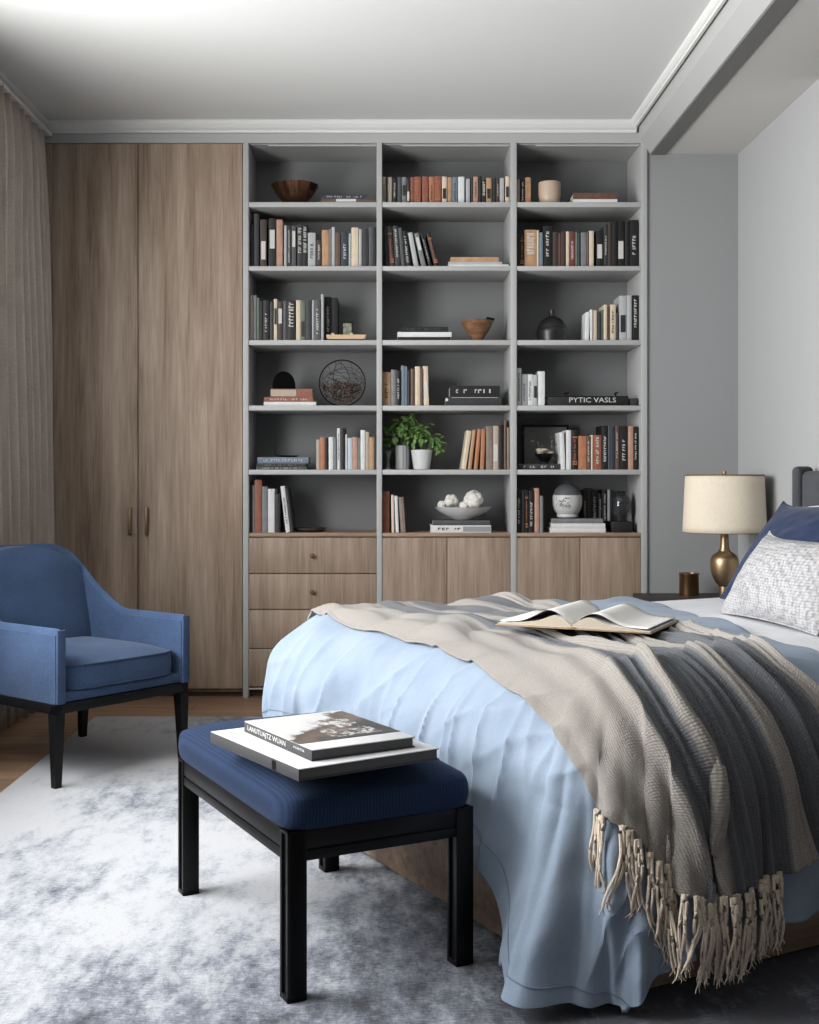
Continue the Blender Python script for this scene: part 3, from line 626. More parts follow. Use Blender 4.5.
# black dome ornament
c0 = (X(284, 6.12), 6.12, ZDOME+.0005); r = 11.3*6.12/F; h = Z(350+132/6.112, 6.12)-c0[2]; D = Matrix.Translation(c0)
m = MB(); m.box(-r*.9, r*.9, -.02, .02, 0, .006, M=D)
def disc(u, v): 
    a = pi*u; y = -.016+.032*v; e = 1-.03*abs(2*v-1)**3
    return (-r*cos(a)*e, y, .0055+(h-.0055)*sin(a)**.8*e)
m.grid(disc, 40, 6, M=D)
for y in (-.016, .016): m.add([(-r*cos(pi*k/40), y, .0055+(h-.0055)*sin(pi*k/40)**.8 if 0 < k < 40 else .0055) for k in range(41)], [tuple(range(41))], M=D)
obj('ornament', m, mat('soft_black', (7, 7, 8), .9, spec=.1), loc=c0, label='black half-round ornament on top of the rust red books', cat='ornament')
# wire orb with twigs
c0 = (X(342.2, 6.14), 6.14, ZSH[3]); r = 23*6.14/F; cz = c0[2]+r+.005; C = Vector((c0[0], c0[1], cz)); rnd = random.Random(5)
t_ = thing('wire_orb', 'round black wire orb filled with brown twigs, left bay fourth shelf', 'ornament', c0)
m = MB(); m.tube([C+Vector((r*cos(a), 0, r*sin(a))) for a in [2*pi*k/48 for k in range(49)]], .0035, 8, cap=False)
obj('outer_ring', m, M_['black'], t_)
m = MB()
for k in range(8):
    ang = rnd.uniform(0, pi); q = Matrix.Rotation(ang, 3, Vector((rnd.gauss(0, 1), rnd.gauss(0, .3), rnd.gauss(0, 1))).normalized())
    m.tube([C+q @ Vector((r*.95*cos(a), .45*r*sin(a), r*.5*sin(a))) for a in [2*pi*j/28 for j in range(29)]], .0011, 5, cap=False)
for k in range(16):
    a = 2*pi*k/16+rnd.uniform(-.1, .1); b_ = a+rnd.uniform(-.5, .5); p = rnd.uniform(.5, .85)
    m.tube([C+Vector((r*cos(a), 0, r*sin(a))), C+Vector((r*p*cos((a+b_)/2), rnd.uniform(-.01, .01), r*p*sin((a+b_)/2))), C+Vector((r*.6*cos(b_), rnd.uniform(-.02, .02), r*.6*sin(b_)))], .0010, 5)
obj('wire_mesh', m, M_['black'], t_)
m = MB()
for k in range(190):
    a = rnd.uniform(pi*1.04, pi*1.96); d_ = rnd.uniform(.2, .93)*r; x, z = d_*cos(a), d_*sin(a)
    x0, z0_ = x*.95, z; dx, dz = rnd.gauss(0, .018), abs(rnd.gauss(.012, .016)); y = rnd.uniform(-.03, .03)
    p = [(x0, y, z0_), (x0+dx*.5+rnd.gauss(0, .003), y+rnd.gauss(0, .006), z0_+dz*.6), (x0+dx, y+rnd.gauss(0, .01), min(z0_+dz, .2*r))]
    P3 = []
    for q in p:
        v = Vector(q)
        if v.length > r*.94: v *= r*.94/v.length
        P3.append(C+v)
    m.tube(P3, [.0026, .0022, .0012], 5, 1 if rnd.random() < .4 else 0)
obj('twigs', m, [mat('dry_twig', (112, 84, 66), .8), mat('dark_twig', (52, 38, 32), .8)], t_, kind='stuff')
# small black dish with spike on blue-grey book
c0 = (X(288, 6.13), 6.13, zz4+.0005); m = MB(); m.lathe([(0, 0), (.035, 0), (.056, .006), (.058, .010), (.05, .010), (.03, .004), (0, .004)], 32, M=Matrix.Translation(c0))
sx = X(246+178/6.112, 6.13)
m.tube([(sx+.012, 6.13, c0[2]+.005), (sx, 6.13, c0[2]+.02), (sx, 6.13, Z(446, 6.13))], [.003, .002, .0012], 8)
obj('incense_dish', m, M_['black'], loc=c0, label='small black dish with a thin upright stick on the blue-grey book', cat='dish')
# low dark dish bottom left bay
c0 = (X(246+392/6.112, 6.15), 6.15, ZT); r = 98/6.112*6.15/F
m = MB(); m.lathe([(0, .001), (r*.75, .001), (r*.97, .012), (r, .022), (r*.94, .023), (r*.88, .014), (0, .009)], 40, M=Matrix.Translation(c0))
m.box(-.005, .028, -.01, .01, .011, .03, M=Matrix.Translation((c0[0]+.02, c0[1], c0[2])) @ Matrix.Rotation(.3, 4, 'Z'), bev=.003)
obj('dish', m, mat('dark_pewter', (66, 62, 58), .5, .4), loc=c0, label='low dark round dish on the walnut top of the left bay', cat='dish')
# white bowl with blossoms
c0 = (X(378+498/5.85, 6.13), 6.13, ZB5+.0005); s = 6.13/F; r = 168/5.85*s; h = Z(475+187/5.85, 6.13)-c0[2]
m = MB(); m.lathe([(0, 0), (r*.30, 0), (r*.34, .004), (r*.62, h*.35), (r*.88, h*.72), (r, h), (r*.97, h), (r*.84, h*.76), (r*.55, h*.42), (0, h*.25)], 48, M=Matrix.Translation(c0))
obj('bowl', m, mat('white_porcelain', (222, 224, 225), .25), loc=c0, label='shallow white bowl holding white blossoms, middle bay walnut top', cat='bowl')
WB = mat('white_petal', (232, 228, 220), .8)
def blossom(px_, py_, rr_, label, seed):
    g = random.Random(seed); r = rr_*s; cx_, cz_ = X(px_, 6.13), Z(py_, 6.13); m = MB()
    for k in range(34):
        u = g.uniform(-.5, 1); a = g.uniform(0, 2*pi); q = math.sqrt(max(0, 1-u*u)); n_ = Vector((q*cos(a), q*sin(a), u))
        R3 = n_.to_track_quat('Z', 'Y').to_matrix().to_4x4(); T_ = Matrix.Translation(Vector((cx_, 6.13, cz_))+n_*r*.42) @ R3 @ Matrix.Rotation(g.uniform(0, 6), 4, 'Z')
        w_ = r*g.uniform(.38, .55)
        m.grid(lambda a_, b_: ((a_-.5)*2*w_*(sin(pi*clamp(b_, .12, .88))), (b_-.5)*2*w_, w_*.9*(1-((a_-.5)**2+(b_-.5)**2)*2.8)), 5, 5, M=T_)
    m.lathe([(r*.6*sin(pi*k/8), -r*.6*cos(pi*k/8)) for k in range(9)], 14, M=Matrix.Translation((cx_, 6.13, cz_)))
    obj('blossom', m, WB, loc=(cx_, 6.13, cz_-r*.5), label=label, cat='flower', solid=.0006, recalc=False)
blossom(441.5, 505, 5.2, 'smallest white blossom at the left rim of the white bowl', 3)
blossom(451, 501.5, 8.6, 'white blossom in the left half of the white bowl', 4)
blossom(474, 500, 11.8, 'largest white blossom in the right half of the white bowl', 6)
blossom(464, 505.5, 6, 'small white blossom between the two large ones in the bowl', 9)
# round two-tone vase
c0 = (X(512+338/6.112, 6.13), 6.13, ZVASE+.0005); s = 6.13/F; r = 91/6.112*s; h = Z(475+50/6.112, 6.13)-c0[2]
pr = [(0, 0), (r*.55, 0), (r*.72, h*.05)]+[(r*math.pow(max(0, 1-abs((t-.5)/.5)**2.3), .5), h*t) for t in [.12+.84*k/14 for k in range(15)]]+[(r*.16, h*.995), (0, h)]
def vase_mat():
    k = N('two_tone_glaze'); c = k.coords(); sp = k.n('ShaderNodeSeparateXYZ'); k.l(c, 'Vector', sp, 'Vector')
    g = k.n('ShaderNodeMath', _operation='GREATER_THAN'); g.inputs[1].default_value = h*.66; k.l(sp, 'Z', g, 0)
    r_ = k.ramp(g, 0, [(0, lin((196, 196, 194))), (1, lin((84, 85, 87)))]); r_.color_ramp.interpolation = 'CONSTANT'; r_.color_ramp.elements[1].position = .5
    k.l(r_, 'Color', k.b, 'Base Color'); k.b.inputs['Roughness'].default_value = .5; return k.m
t_ = thing('vase', 'round vase, grey above and white below, on the stacked white books', 'vase', c0)
m = MB(); m.lathe(pr, 48, M=Matrix.Translation(c0)); obj('body', m, vase_mat(), t_)
m = MB(); g = random.Random(3)      # relief of scribbled leaves on the left of the body
for k in range(26):
    u, v = g.uniform(-.95, .1), g.uniform(.33, .60); pts = []
    for j in range(6):
        uu = clamp(u+g.gauss(0, .06)*j*.6, -.97, .15); vv = clamp(v+g.gauss(0, .02)*j*.6, .28, .63); rr_ = r*math.pow(1-abs((vv-.5)/.5)**2.3, .5)*1.004
        pts.append((c0[0]+rr_*sin(uu), c0[1]-rr_*cos(uu), c0[2]+h*vv))
    m.tube(pts, .0008, 4)
obj('leaf_relief', m, BM['dark grey'], t_)
# glass globe on black box with white stem
zb0 = ZT+.0005; xa_, xb_ = X(512+606/6.112, 6.08), X(512+737/6.112, 6.08); hb = Z(475+285/6.112, 6.08)-zb0
m = MB(); m.box(xa_, xb_, 6.08, 6.2, zb0, zb0+hb, bev=.002); obj('storage_box', m, BM['black'], loc=((xa_+xb_)/2, 6.14, zb0), label='black box under the glass globe at the right end of the walnut top', cat='box')
c0 = (X(512+668/6.112, 6.14), 6.14, zb0+hb+.0005); s = 6.14/F; r = 60/6.112*s; h = Z(475+95/6.112, 6.14)-c0[2]
t_ = thing('glass_globe', 'clear glass globe with a white cross-shaped stem on the black box', 'ornament', c0)
m = MB(); m.lathe([(0, .001), (r*.6, .001)]+[(r*math.pow(1-(2*t-1)**2, .5), h*t) for t in [.12+.8*k/12 for k in range(13)]]+[(r*.3, h*.98), (r*.28, h*.98), (0, h*.985)], 36, M=Matrix.Translation(c0))
obj('globe', m, mat('smoky_glass', (120, 122, 126), .05, trans=.9), t_, solid=.0)
m = MB(); cx_ = c0[0]-.002
m.tube([(cx_, 6.14, c0[2]+.004), (cx_, 6.14, c0[2]+h*.93)], .004, 10); m.tube([(cx_-.028, 6.14, c0[2]+h*.60), (cx_, 6.138, c0[2]+h*.58), (cx_+.028, 6.14, c0[2]+h*.60)], [.003, .007, .003], 10)
m.lathe([(0, 0), (.02, 0), (.018, .004), (0, .005)], 20, M=Matrix.Translation((cx_, 6.14, c0[2]+.002)))
obj('stem', m, INKW, t_)
# picture frame behind flower bowl
fx0, fx1 = X(512+62/6.112, 6.27), X(512+347/6.112, 6.27); z0 = ZSH[4]+.0005; fh = Z(415+60/6.112, 6.27)-z0
t_ = thing('picture_frame', 'black framed grey print leaning behind the flower bowl, right bay fifth shelf', 'picture frame', ((fx0+fx1)/2, 6.28, z0))
m = MB(); f_ = .012
for b_ in ((fx0, fx1, z0, z0+f_), (fx0, fx1, z0+fh-f_, z0+fh), (fx0, fx0+f_, z0+f_, z0+fh-f_), (fx1-f_, fx1, z0+f_, z0+fh-f_)): m.box(b_[0], b_[1], 6.27, 6.288, b_[2], b_[3], bev=.001)
obj('frame', m, M_['black'], t_); obj('print', MB().box(fx0+f_, fx1-f_, 6.276, 6.284, z0+f_, z0+fh-f_), mat('grey_print', (108, 108, 108), .5, noise_=.08, nscale=9), t_)
# flower bowl
c0 = (X(512+200/6.112, 6.12), 6.12, zf+.0005); s = 6.12/F; r = 62/6.112*s; h = 62/6.112*s
m = MB(); m.lathe([(0, 0), (r*.42, 0), (r*.36, h*.2), (r*.5, h*.35), (r*.9, h*.8), (r, h), (r*.93, h), (r*.6, h*.5), (0, h*.35)], 32, M=Matrix.Translation(c0))
t_ = thing('flower_bowl', 'small black footed bowl of cream blossoms before the grey print', 'flower bowl', c0)
obj('bowl', m, M_['black'], t_)
m = MB(); g = random.Random(12)
for k in range(9):
    bx, bz = g.uniform(-.6, .7)*r, h+g.uniform(.0, .35)*h; q = r*.36
    m.lathe([(q*sin(pi*j/6)*(1+.12*(j % 2)), q*.8*(1-cos(pi*j/6))*.6) for j in range(7)], 10, M=Matrix.Translation((c0[0]+bx, c0[1]+g.uniform(-.3, .3)*r, c0[2]+bz-q*.3)))
obj('blossoms', m, mat('cream_petal', (205, 190, 170), .8), t_)
m = MB()
def sprig(pts, n, rad, seed):
    g = random.Random(seed); P = [Vector(p) for p in pts]; m.tube(P, .0012, 5)
    for k in range(n):
        i = g.randrange(1, len(P)); c = P[i]+Vector((g.gauss(0, rad), g.gauss(0, .006), g.gauss(0, rad))); a = g.uniform(0, 6)
        L = g.uniform(.008, .014); e = Vector((cos(a), g.uniform(-.4, .4), sin(a)))*L; f = Vector((-sin(a), 0, cos(a)))*L*.4
        m.add([c, c+e*.5+f, c+e, c+e*.5-f], [(0, 1, 2, 3)], 0)
x_, y_, z_ = c0; sprig([(x_-.01, y_, z_+h), (x_-.035, y_, z_+h*1.9), (x_-.075, y_+.01, z_+h*2.2), (x_-.09, y_+.01, z_+h*3.2)], 26, .012, 1)
sprig([(x_+.02, y_, z_+h), (x_+.036, y_, z_+h*1.6), (x_+.042, y_+.01, z_+h*2.3)], 18, .010, 2)
obj('sprigs', m, mat('dull_green_sprig', (92, 92, 78), .7), t_)
# plants
LEAF = None
def leaf_mat(name, a, b):
    k = N(name); m = k.coords(); t = k.n('ShaderNodeTexNoise', Scale=38.); k.l(m, 'Vector', t, 'Vector')
    k.l(k.ramp(t, 'Fac', [(.35, lin(b)), (.65, lin(a))]), 'Color', k.b, 'Base Color'); k.b.inputs['Roughness'].default_value = .45; return k.m
def leaf(m, base, d, up, L, w, curl):
    d = d.normalized(); sd = d.cross(up).normalized(); up2 = sd.cross(d)
    def f(u, v):
        ww = w*math.pow(sin(pi*min(1, v*.92+.04)), .8)*(1 if v < .5 else 1)
        return base+d*(L*v)+sd*((u-.5)*2*ww)+up2*(-curl*v*v*L+abs(u-.5)*w*.7)
    m.grid(f, 4, 6)
def plant(px_, top_r, bot_r, py_top, ribs, potm, label, blobs, seed, yy):
    c0 = (X(px_, yy), yy, ZSH[4]); s = yy/F; h = Z(py_top, yy)-c0[2]; g = random.Random(seed)
    t_ = thing('potted_plant', label, 'potted plant', c0)
    m = MB()
    def f(u, v):
        prof = [(0, .001), (bot_r*.9, .001), (bot_r, .004), (bot_r+(top_r-bot_r)*.5, h*.5*F/yy*s if 0 else h*.5), (top_r, h), (top_r*.9, h), (top_r*.88, h*.86), (0, h*.86)]
        k = v*7; i = min(int(k), 6); q = k-i; r = prof[i][0]*(1-q)+prof[i+1][0]*q; z = prof[i][1]*(1-q)+prof[i+1][1]*q
        if ribs and 1 < k < 5: r *= 1+.035*cos(u*2*pi*ribs)
        return (c0[0]+r*cos(2*pi*u), c0[1]+r*sin(2*pi*u), c0[2]+z)
    m.grid(f, 96 if ribs else 40, 14 if not ribs else 14, closeu=True); obj('pot', m, potm, t_)
    st = MB(); fo = MB()
    for (bx, bz, br, n) in blobs:
        C_ = Vector((X(bx, yy), yy, Z(bz, yy)))
        base = Vector((c0[0]+g.uniform(-.3, .3)*top_r, yy, c0[2]+h*.88))
        st.tube([base, base.lerp(C_, .5)+Vector((0, g.uniform(-.01, .01), .012)), C_], .0016, 5)
        for k in range(n):
            e = Vector((g.gauss(0, 1), g.gauss(0, .8), g.gauss(.1, .8))); e.normalize(); p = C_+e*br*s*g.uniform(.1, .8)
            d = Vector((e.x+g.gauss(0, .3), e.y*.8-.25, e.z*.6-.15+g.gauss(0, .25)))
            st.tube([C_, p], .0008, 4); leaf(fo, p, d, Vector((0, -.5, 1)), g.uniform(.028, .044), g.uniform(.009, .014), g.uniform(.2, .7))
    for q in (st, fo):
        for p in q.v: p.x = max(p.x, BAY[1][0]+.003); p.z = clamp(p.z, ZSH[4]+.004, Z(412)); p.y = max(p.y, 6.0)
    obj('stems', st, mat('plant_stem', (92, 112, 60), .6), t_)
    obj('foliage', fo, leaf_mat('leaf_%d' % seed, (124, 158, 84), (48, 84, 44)), t_, recalc=False)
yy = 6.13; sU = yy/F
plant(402.3, 6.9*sU, 6.6*sU, 445.7, 12, mat('grey_ribbed_ceramic', (150, 151, 152), .5), 'bushy green plant in a ribbed grey pot on the fifth shelf', [(391, 432, 9, 24), (400, 424, 9, 24), (409, 418, 7, 18), (386, 439, 5, 10), (405, 432, 9, 22), (413, 428, 7, 16)], 21, yy)
plant(421.7, 10.8*sU, 8*sU, 450, 0, mat('white_pot_glaze', (205, 206, 206), .35), 'green trailing plant in a smooth tapered white pot', [(420, 434, 9, 24), (430, 438, 8, 20), (436, 444, 6, 12), (413, 438, 7, 14), (424, 427, 7, 14), (441, 451, 3, 4)], 33, 6.12)
c0 = (X(388.0, 6.12), 6.12, ZSH[4]); s = 6.12/F; h = Z(451, 6.12)-c0[2]
t_ = thing('glass_vase', 'slim clear glass vase with one leafy sprig left of the plants', 'vase', c0)
m = MB(); m.lathe([(0, .001), (2.8*s, .001), (1.8*s, h*.25), (1.6*s, h*.5), (2.6*s, h*.8), (3.7*s, h), (3.4*s, h), (2.3*s, h*.8), (1.2*s, h*.5), (0, h*.2)], 24, M=Matrix.Translation(c0)); obj('body', m, mat('clear_glass', (220, 226, 228), .05, trans=.85), t_)
m = MB(); b0 = Vector((c0[0], 6.12, c0[2]+h*.3)); m.tube([b0, b0+Vector((0, 0, h*.8))], .0012, 5)
for a_ in (-.6, .1, .8, 2.4, 3.3): leaf(m, b0+Vector((0, 0, h*.75)), Vector((cos(a_)*.8, -.3, .35)), Vector((0, 0, 1)), .034, .011, .5)
for p in m.v: p.x = max(p.x, BAY[1][0]+.003)
obj('sprig', m, leaf_mat('leaf_light', (132, 168, 92), (80, 120, 62)), t_, recalc=False)
# ================= armchair
def chair_cloth(name, c, c2): return cloth(name, c, c2, (520, 520, 90), .3, .05, .1)
BLUE = chair_cloth('denim_blue_upholstery', (66, 86, 117), (48, 64, 90))
FL = (-1.177, 4.175); TH = math.radians(51.8); CW, CD = .626, .652
ch = thing('armchair', 'blue upholstered armchair with sloping arms and black tapered legs by the curtain', 'armchair', (FL[0], FL[1], .012), TH)
CM = Matrix.Translation((FL[0], FL[1], .012)) @ Matrix.Rotation(TH, 4, 'Z')
def leg(x, y, sx_, sy_, h=.30):
    m = MB(); a = .021; b = .013
    m.add([(x-a, y-a, h), (x+a, y-a, h), (x+a, y+a, h), (x-a, y+a, h), (x-b+sx_, y-b+sy_, 0), (x+b+sx_, y-b+sy_, 0), (x+b+sx_, y+b+sy_, 0), (x-b+sx_, y+b+sy_, 0)],
          [(3, 2, 1, 0), (4, 5, 6, 7), (0, 1, 5, 4), (1, 2, 6, 5), (2, 3, 7, 6), (3, 0, 4, 7)], M=CM); return m
for x, y, sx_, sy_ in ((.02, .02, -.004, -.004), (CW-.02, .02, .004, -.004), (CW-.03, CD-.03, .01, .02), (.03, CD-.03, -.01, .02)):
    obj('leg', leg(x, y, sx_, sy_, .262), M_['black'], ch)
m = MB()
for b_ in ((-.001, CW+.001, 0, .03), (-.001, CW+.001, CD-.03, CD), (-.001, .03, .0, CD), (CW-.03, CW+.001, .0, CD)): m.box(b_[0], b_[1], b_[2], b_[3], .262, .298, M=CM, bev=.002)
obj('base_rail', m, M_['black'], ch)
m = MB(); m.box(.03, CW-.03, .004, CD-.02, .299, .336, bev=.008, M=CM); obj('seat_base', m, BLUE, ch)
# seat cushion: boxy with crowned top and piping
def cush(x0, x1, y0, y1, z0, z1, crown, n=20):
    def f(u, v):
        # v: 0 bottom centre .. 1 top centre along radius
        a = 2*pi*u; cx_, cy_ = (x0+x1)/2, (y0+y1)/2; hx, hy = (x1-x0)/2, (y1-y0)/2; p = 7.
        q = (abs(cos(a))**p+abs(sin(a))**p)**(-1/p); ex, ey = q*cos(a), q*sin(a)
        if v < .3: k = v/.3; return (cx_+hx*ex*k*.985, cy_+hy*ey*k*.985, z0)
        if v < .5: k = (v-.3)/.2; bul = 1+.012*sin(pi*k); return (cx_+hx*ex*bul*.99, cy_+hy*ey*bul*.99, z0+(z1-z0)*k)
        k = 1-(v-.5)/.5; return (cx_+hx*ex*k*.985, cy_+hy*ey*k*.985, z1+crown*(1-k**2.6))
    return f
m = MB(); m.grid(cush(.045, CW-.045, -.006, CD-.09, .337, .427, .045), 96, 30, M=CM, closeu=True)
sc_ = obj('seat_cushion', m, BLUE, ch)
PIPE = mat('blue_piping', (52, 68, 94), .8)
def rim(x0, x1, y0, y1, z):
    pts = []
    for k in range(97):
        a = 2*pi*k/96; p = 7.; q = (abs(cos(a))**p+abs(sin(a))**p)**(-1/p)
        pts.append(CM @ Vector(((x0+x1)/2+(x1-x0)/2*q*cos(a)*.992, (y0+y1)/2+(y1-y0)/2*q*sin(a)*.992, z)))
    return pts
m = MB(); m.tube(rim(.045, CW-.045, -.006, CD-.09, .426), .0032, 6, cap=False); m.tube(rim(.045, CW-.045, -.006, CD-.09, .342), .0032, 6, cap=False); obj('piping', m, PIPE, sc_)
# wrap-around shell
TK = .038; yc = .52; Rx = CW/2
def path(t):
    """t 0..1 from right-front to left-front; returns outer point and inward normal in plan"""
    segs = [yc, pi/2*Rx*.8, pi/2*Rx*.8, yc]
    L = 2*yc+pi*Rx*.72; s = t*L
    if s < yc: return (CW, s), (-1, 0)
    if s > L-yc: return (0, L-s), (1, 0)
    a = pi*(s-yc)/(L-2*yc); p = 4.2; q = (abs(cos(a))**p+abs(sin(a))**p)**(-1/p)
    x, y = CW/2+Rx*q*cos(a), yc+(CD-yc)*q*sin(a)
    nx, ny = -abs(cos(a))**(p-1)*(1 if cos(a) > 0 else -1), -abs(sin(a))**(p-1); l = hypot(nx, ny); return (x, y), (nx/l, ny/l)
def hgt(t):
    (x, y), _ = path(t); d = min(t, 1-t)
    return .566+.26*sstep(.19, .43, d)
def shell(t0, t1, nt):
    m = MB(); z0 = .299
    sec = [(0, 0)]+[(0, k/12) for k in range(1, 13)]+[(.12, 1.0), (.3, 1.03), (.5, 1.04), (.7, 1.03), (.88, 1.0)]+[(1, 1-k/12) for k in range(0, 13)]
    n = len(sec)
    def f(u, v):
        t = t0+(t1-t0)*v; (x, y), (nx, ny) = path(t); h = hgt(t); k = min(int(u*n), n-1); w, zz = sec[k]
        d = min(t, 1-t); up = h-z0
        if zz <= 1: z = z0+(up-.022)*zz
        else: z = z0+up-.022+.022*(zz-1)/.04
        bk = sstep(.2, .4, d)                      # the back leans and thickens at its foot
        lean = .13*bk*max(0, (z-.36))/.46
        th = TK+.04*bk*(1-clamp((z-.3)/.5, 0, 1))
        ox = th*w; fl = .012*sin(pi*clamp((z-z0)/up, 0, 1))*(1-bk)*(1 if w < .5 else 0)*sstep(0, .06, d)
        ins = 0 if 1 else 0
        return (x+nx*(ox-fl), y+ny*(ox-fl)+lean, z)
    m.grid(f, n, nt, M=CM, closeu=True)
    # end caps
    for v in (0., 1.): m.add([f(i/n, v) for i in range(n)], [tuple(range(n))], M=CM)
    return m
obj('arm', shell(0.0, .245, 26), BLUE, ch); obj('backrest', shell(.2452, .7548, 70), BLUE, ch); obj('arm', shell(.755, 1.0, 26), BLUE, ch)
# inner back cushion between the arms
yS, zS0, zS1 = .50, .40, .824
def bcw(z):
    k = clamp((z-.60)/(zS1-.60), 0, 1); return (CW/2-TK-.003)*(1-k**3.6)**(1/2.6)
def bcf(u, v):
    # v: 0 back edge, .2-.8 front face ; radial parametrisation of the outline
    a = 2*pi*u; zc = .60; q = abs(cos(a))**5+abs(sin(a))**5; q = q**(-1/5); ex, ez = q*cos(a), q*sin(a)
    k = 1 if v < .25 else 1-((v-.25)/.75)
    z = zc+(zS1-zc if ez > 0 else zc-zS0)*ez*k; w = bcw(z)
    x = CW/2+ex*w*k; lean = .13*max(0, (z-.36))/.46
    bul = (1-k**4)*.018; dep = .085*(1-v/.25) if v < .25 else 0
    rnd_ = .012*max(0, (v-.15)/.10) if v < .25 else .012
    return (x, yS+.014+dep-bul+lean, z)
m = MB(); m.grid(bcf, 96, 24, M=CM, closeu=True); obj('back_cushion', m, BLUE, ch)
# front facing panels with dark piping edge
for x0, x1 in ((.001, TK-.001), (CW-TK+.001, CW-.001)):
    m = MB(); m.box(x0, x1, -.012, .0, .299, .562, bev=.004, M=CM); obj('front_panel', m, BLUE, ch)

# ================= bench
BNV = Vector((-.209, 2.457, 0)); BT = math.radians(27.2); BWX, BLY = .452, .764
bn = thing('bench', 'navy cushioned bench with black wooden frame standing at the foot of bed', 'bench', (BNV.x, BNV.y, .012), BT)
NM = Matrix.Translation((BNV.x, BNV.y, .012)) @ Matrix.Rotation(BT, 4, 'Z'); LW = .044; ZR = .356
for x, y in ((0, 0), (BWX-LW, 0), (0, BLY-LW), (BWX-LW, BLY-LW)):
    m = MB(); ox = 0 if x == 0 else 1; g = .006
    m.box(x+g, x+LW-g, y, y+LW, 0, ZR, M=NM)                       # core, recessed groove on both x faces
    for (ya, yb2) in ((y, y+.010), (y+LW-.010, y+LW)): m.box(x, x+LW, ya, yb2, 0, ZR, M=NM, bev=.001)
    m.box(x, x+LW, y, y+LW, 0, .012, M=NM, bev=.001); m.box(x, x+LW, y, y+LW, ZR-.006, ZR, M=NM, bev=.001)
    obj('leg', m, M_['black'], bn)
z0, z1 = .292, ZR-.001
m = MB()
for (x0, x1, y0, y1, nx) in ((LW, BWX-LW, 0.002, .028, 0), (LW, BWX-LW, BLY-.028, BLY-.002, 0), (0.002, .028, LW, BLY-LW, 1), (BWX-.028, BWX-.002, LW, BLY-LW, 1)):
    m.box(x0, x1, y0, y1, z0+.026, z1, M=NM, bev=.001); m.box(x0, x1, y0, y1, z0, z0+.021, M=NM, bev=.001)
    if nx: m.box(x0+.005, x1-.005, y0, y1, z0+.02, z0+.027, M=NM)
    else: m.box(x0, x1, y0+.005, y1-.005, z0+.02, z0+.027, M=NM)
obj('frame_rail', m, M_['black'], bn)
m = MB(); m.box(.02, BWX-.02, .02, BLY-.02, ZR-.012, ZR-.001, M=NM); obj('slat_base', m, M_['black'], bn)
def ribbed(name, c, c2):
    k = N(name); m = k.coords(); w = k.n('ShaderNodeTexWave', Scale=40., Distortion=.3); w.inputs['Detail'].default_value = 1.5; w.bands_direction = 'X'; k.l(m, 'Vector', w, 'Vector')
    m2 = k.coords((420, 420, 420)); t = k.n('ShaderNodeTexNoise', Scale=1.); k.l(m2, 'Vector', t, 'Vector')
    mx = k.n('ShaderNodeMix', _data_type='FLOAT'); mx.inputs[0].default_value = .78; k.l(w, 'Fac', mx, 2); k.l(t, 'Fac', mx, 3)
    k.l(k.ramp(mx, 0, [(.3, lin(c2)), (.65, lin(c))]), 'Color', k.b, 'Base Color'); k.b.inputs['Roughness'].default_value = .9; k.b.inputs['Sheen Weight'].default_value = .04; k.b.inputs['Specular IOR Level'].default_value = .1
    k.bump(mx, 0, .35, .0015); return k.m
def bcush(u, v):
    a = 2*pi*u; cx_, cy_ = BWX/2, BLY/2+.012; p = 13; q = (abs(cos(a))**p+abs(sin(a))**p)**(-1/p); ex, ey = q*cos(a), q*sin(a)
    hx, hy = BWX/2+.006, BLY/2+.018; zb_ = ZR; zt_ = .425
    if v < .2: k = v/.2; return (cx_+hx*ex*k*.96, cy_+hy*ey*k*.96, zb_)
    if v < .55:
        k = (v-.2)/.35; b = math.sin(pi*k)**.5 if 0 < k < 1 else 0; return (cx_+hx*ex*(.965+.04*b), cy_+hy*ey*(.98+.025*b), zb_+(zt_-zb_)*k)
    k = 1-(v-.55)/.45; return (cx_+hx*ex*k*.965, cy_+hy*ey*k*.98, zt_+.050*(1-k**3.4))
m = MB(); m.grid(bcush, 120, 44, M=NM, closeu=True)
obj('cushion', m, ribbed('navy_ribbed_upholstery', (40, 56, 84), (28, 40, 62)), bn)
# ---- two coffee table books on the bench
ZBK = .012+.4755
WC = mat('white_book_cover', (216, 216, 218), .4); DK = mat('dark_grey_book_cloth', (58, 58, 60), .6); PG2 = mat('grey_page_edge', (92, 92, 92), .8)
def cbook(name, label, c, ang, w, l, z, th, jacket):
    """w across (short), l along; corner c is the near corner"""
    t_ = thing(name, label, 'book', (c[0], c[1], z), ang); Q = Matrix.Translation((c[0], c[1], z)) @ Matrix.Rotation(ang, 4, 'Z')
    m = MB(); m.box(0, w, 0, l, 0, .0028, 0, M=Q, bev=.0006); m.box(0, w, 0, l, th-.0028, th, 1, M=Q, bev=.0006)
    m.box(-.0006, .003, 0, l, 0, th-.0006, 0, M=Q, bev=.0006); m.box(0, w, 0, l, th-.0032, th-.0022, 0, M=Q)
    obj('cover', m, [DK, WC], t_)
    m = MB(); m.box(.003, w-.004, .004, l-.004, .003, th-.0033, M=Q); obj('page_block', m, PG2, t_); return t_, Q
p0 = lambda x, y, z: ((x-CX)/F*((EYE-z)*F/(y-CY)), (EYE-z)*F/(y-CY))
zt1 = ZBK+.026; c = p0(299, 769, zt1)
bt, Q = cbook('coffee_table_book', 'large white coffee table book with dark spine lying on the bench cushion', c, math.radians(33), .352, .432, ZBK, .026, None)
m = MB(); m.box(-.0012, .0005, .10, .118, .002, .022, M=Q); obj('spine_mark', m, M_['black'], bt)
zt2 = zt1+.0003+.024; c = p0(312, 750, zt2)
bt, Q = cbook('coffee_table_book', 'smaller art book with brown and white photo jacket on top of bench stack', c, math.radians(31), .256, .345, zt1+.0003, .024, None)
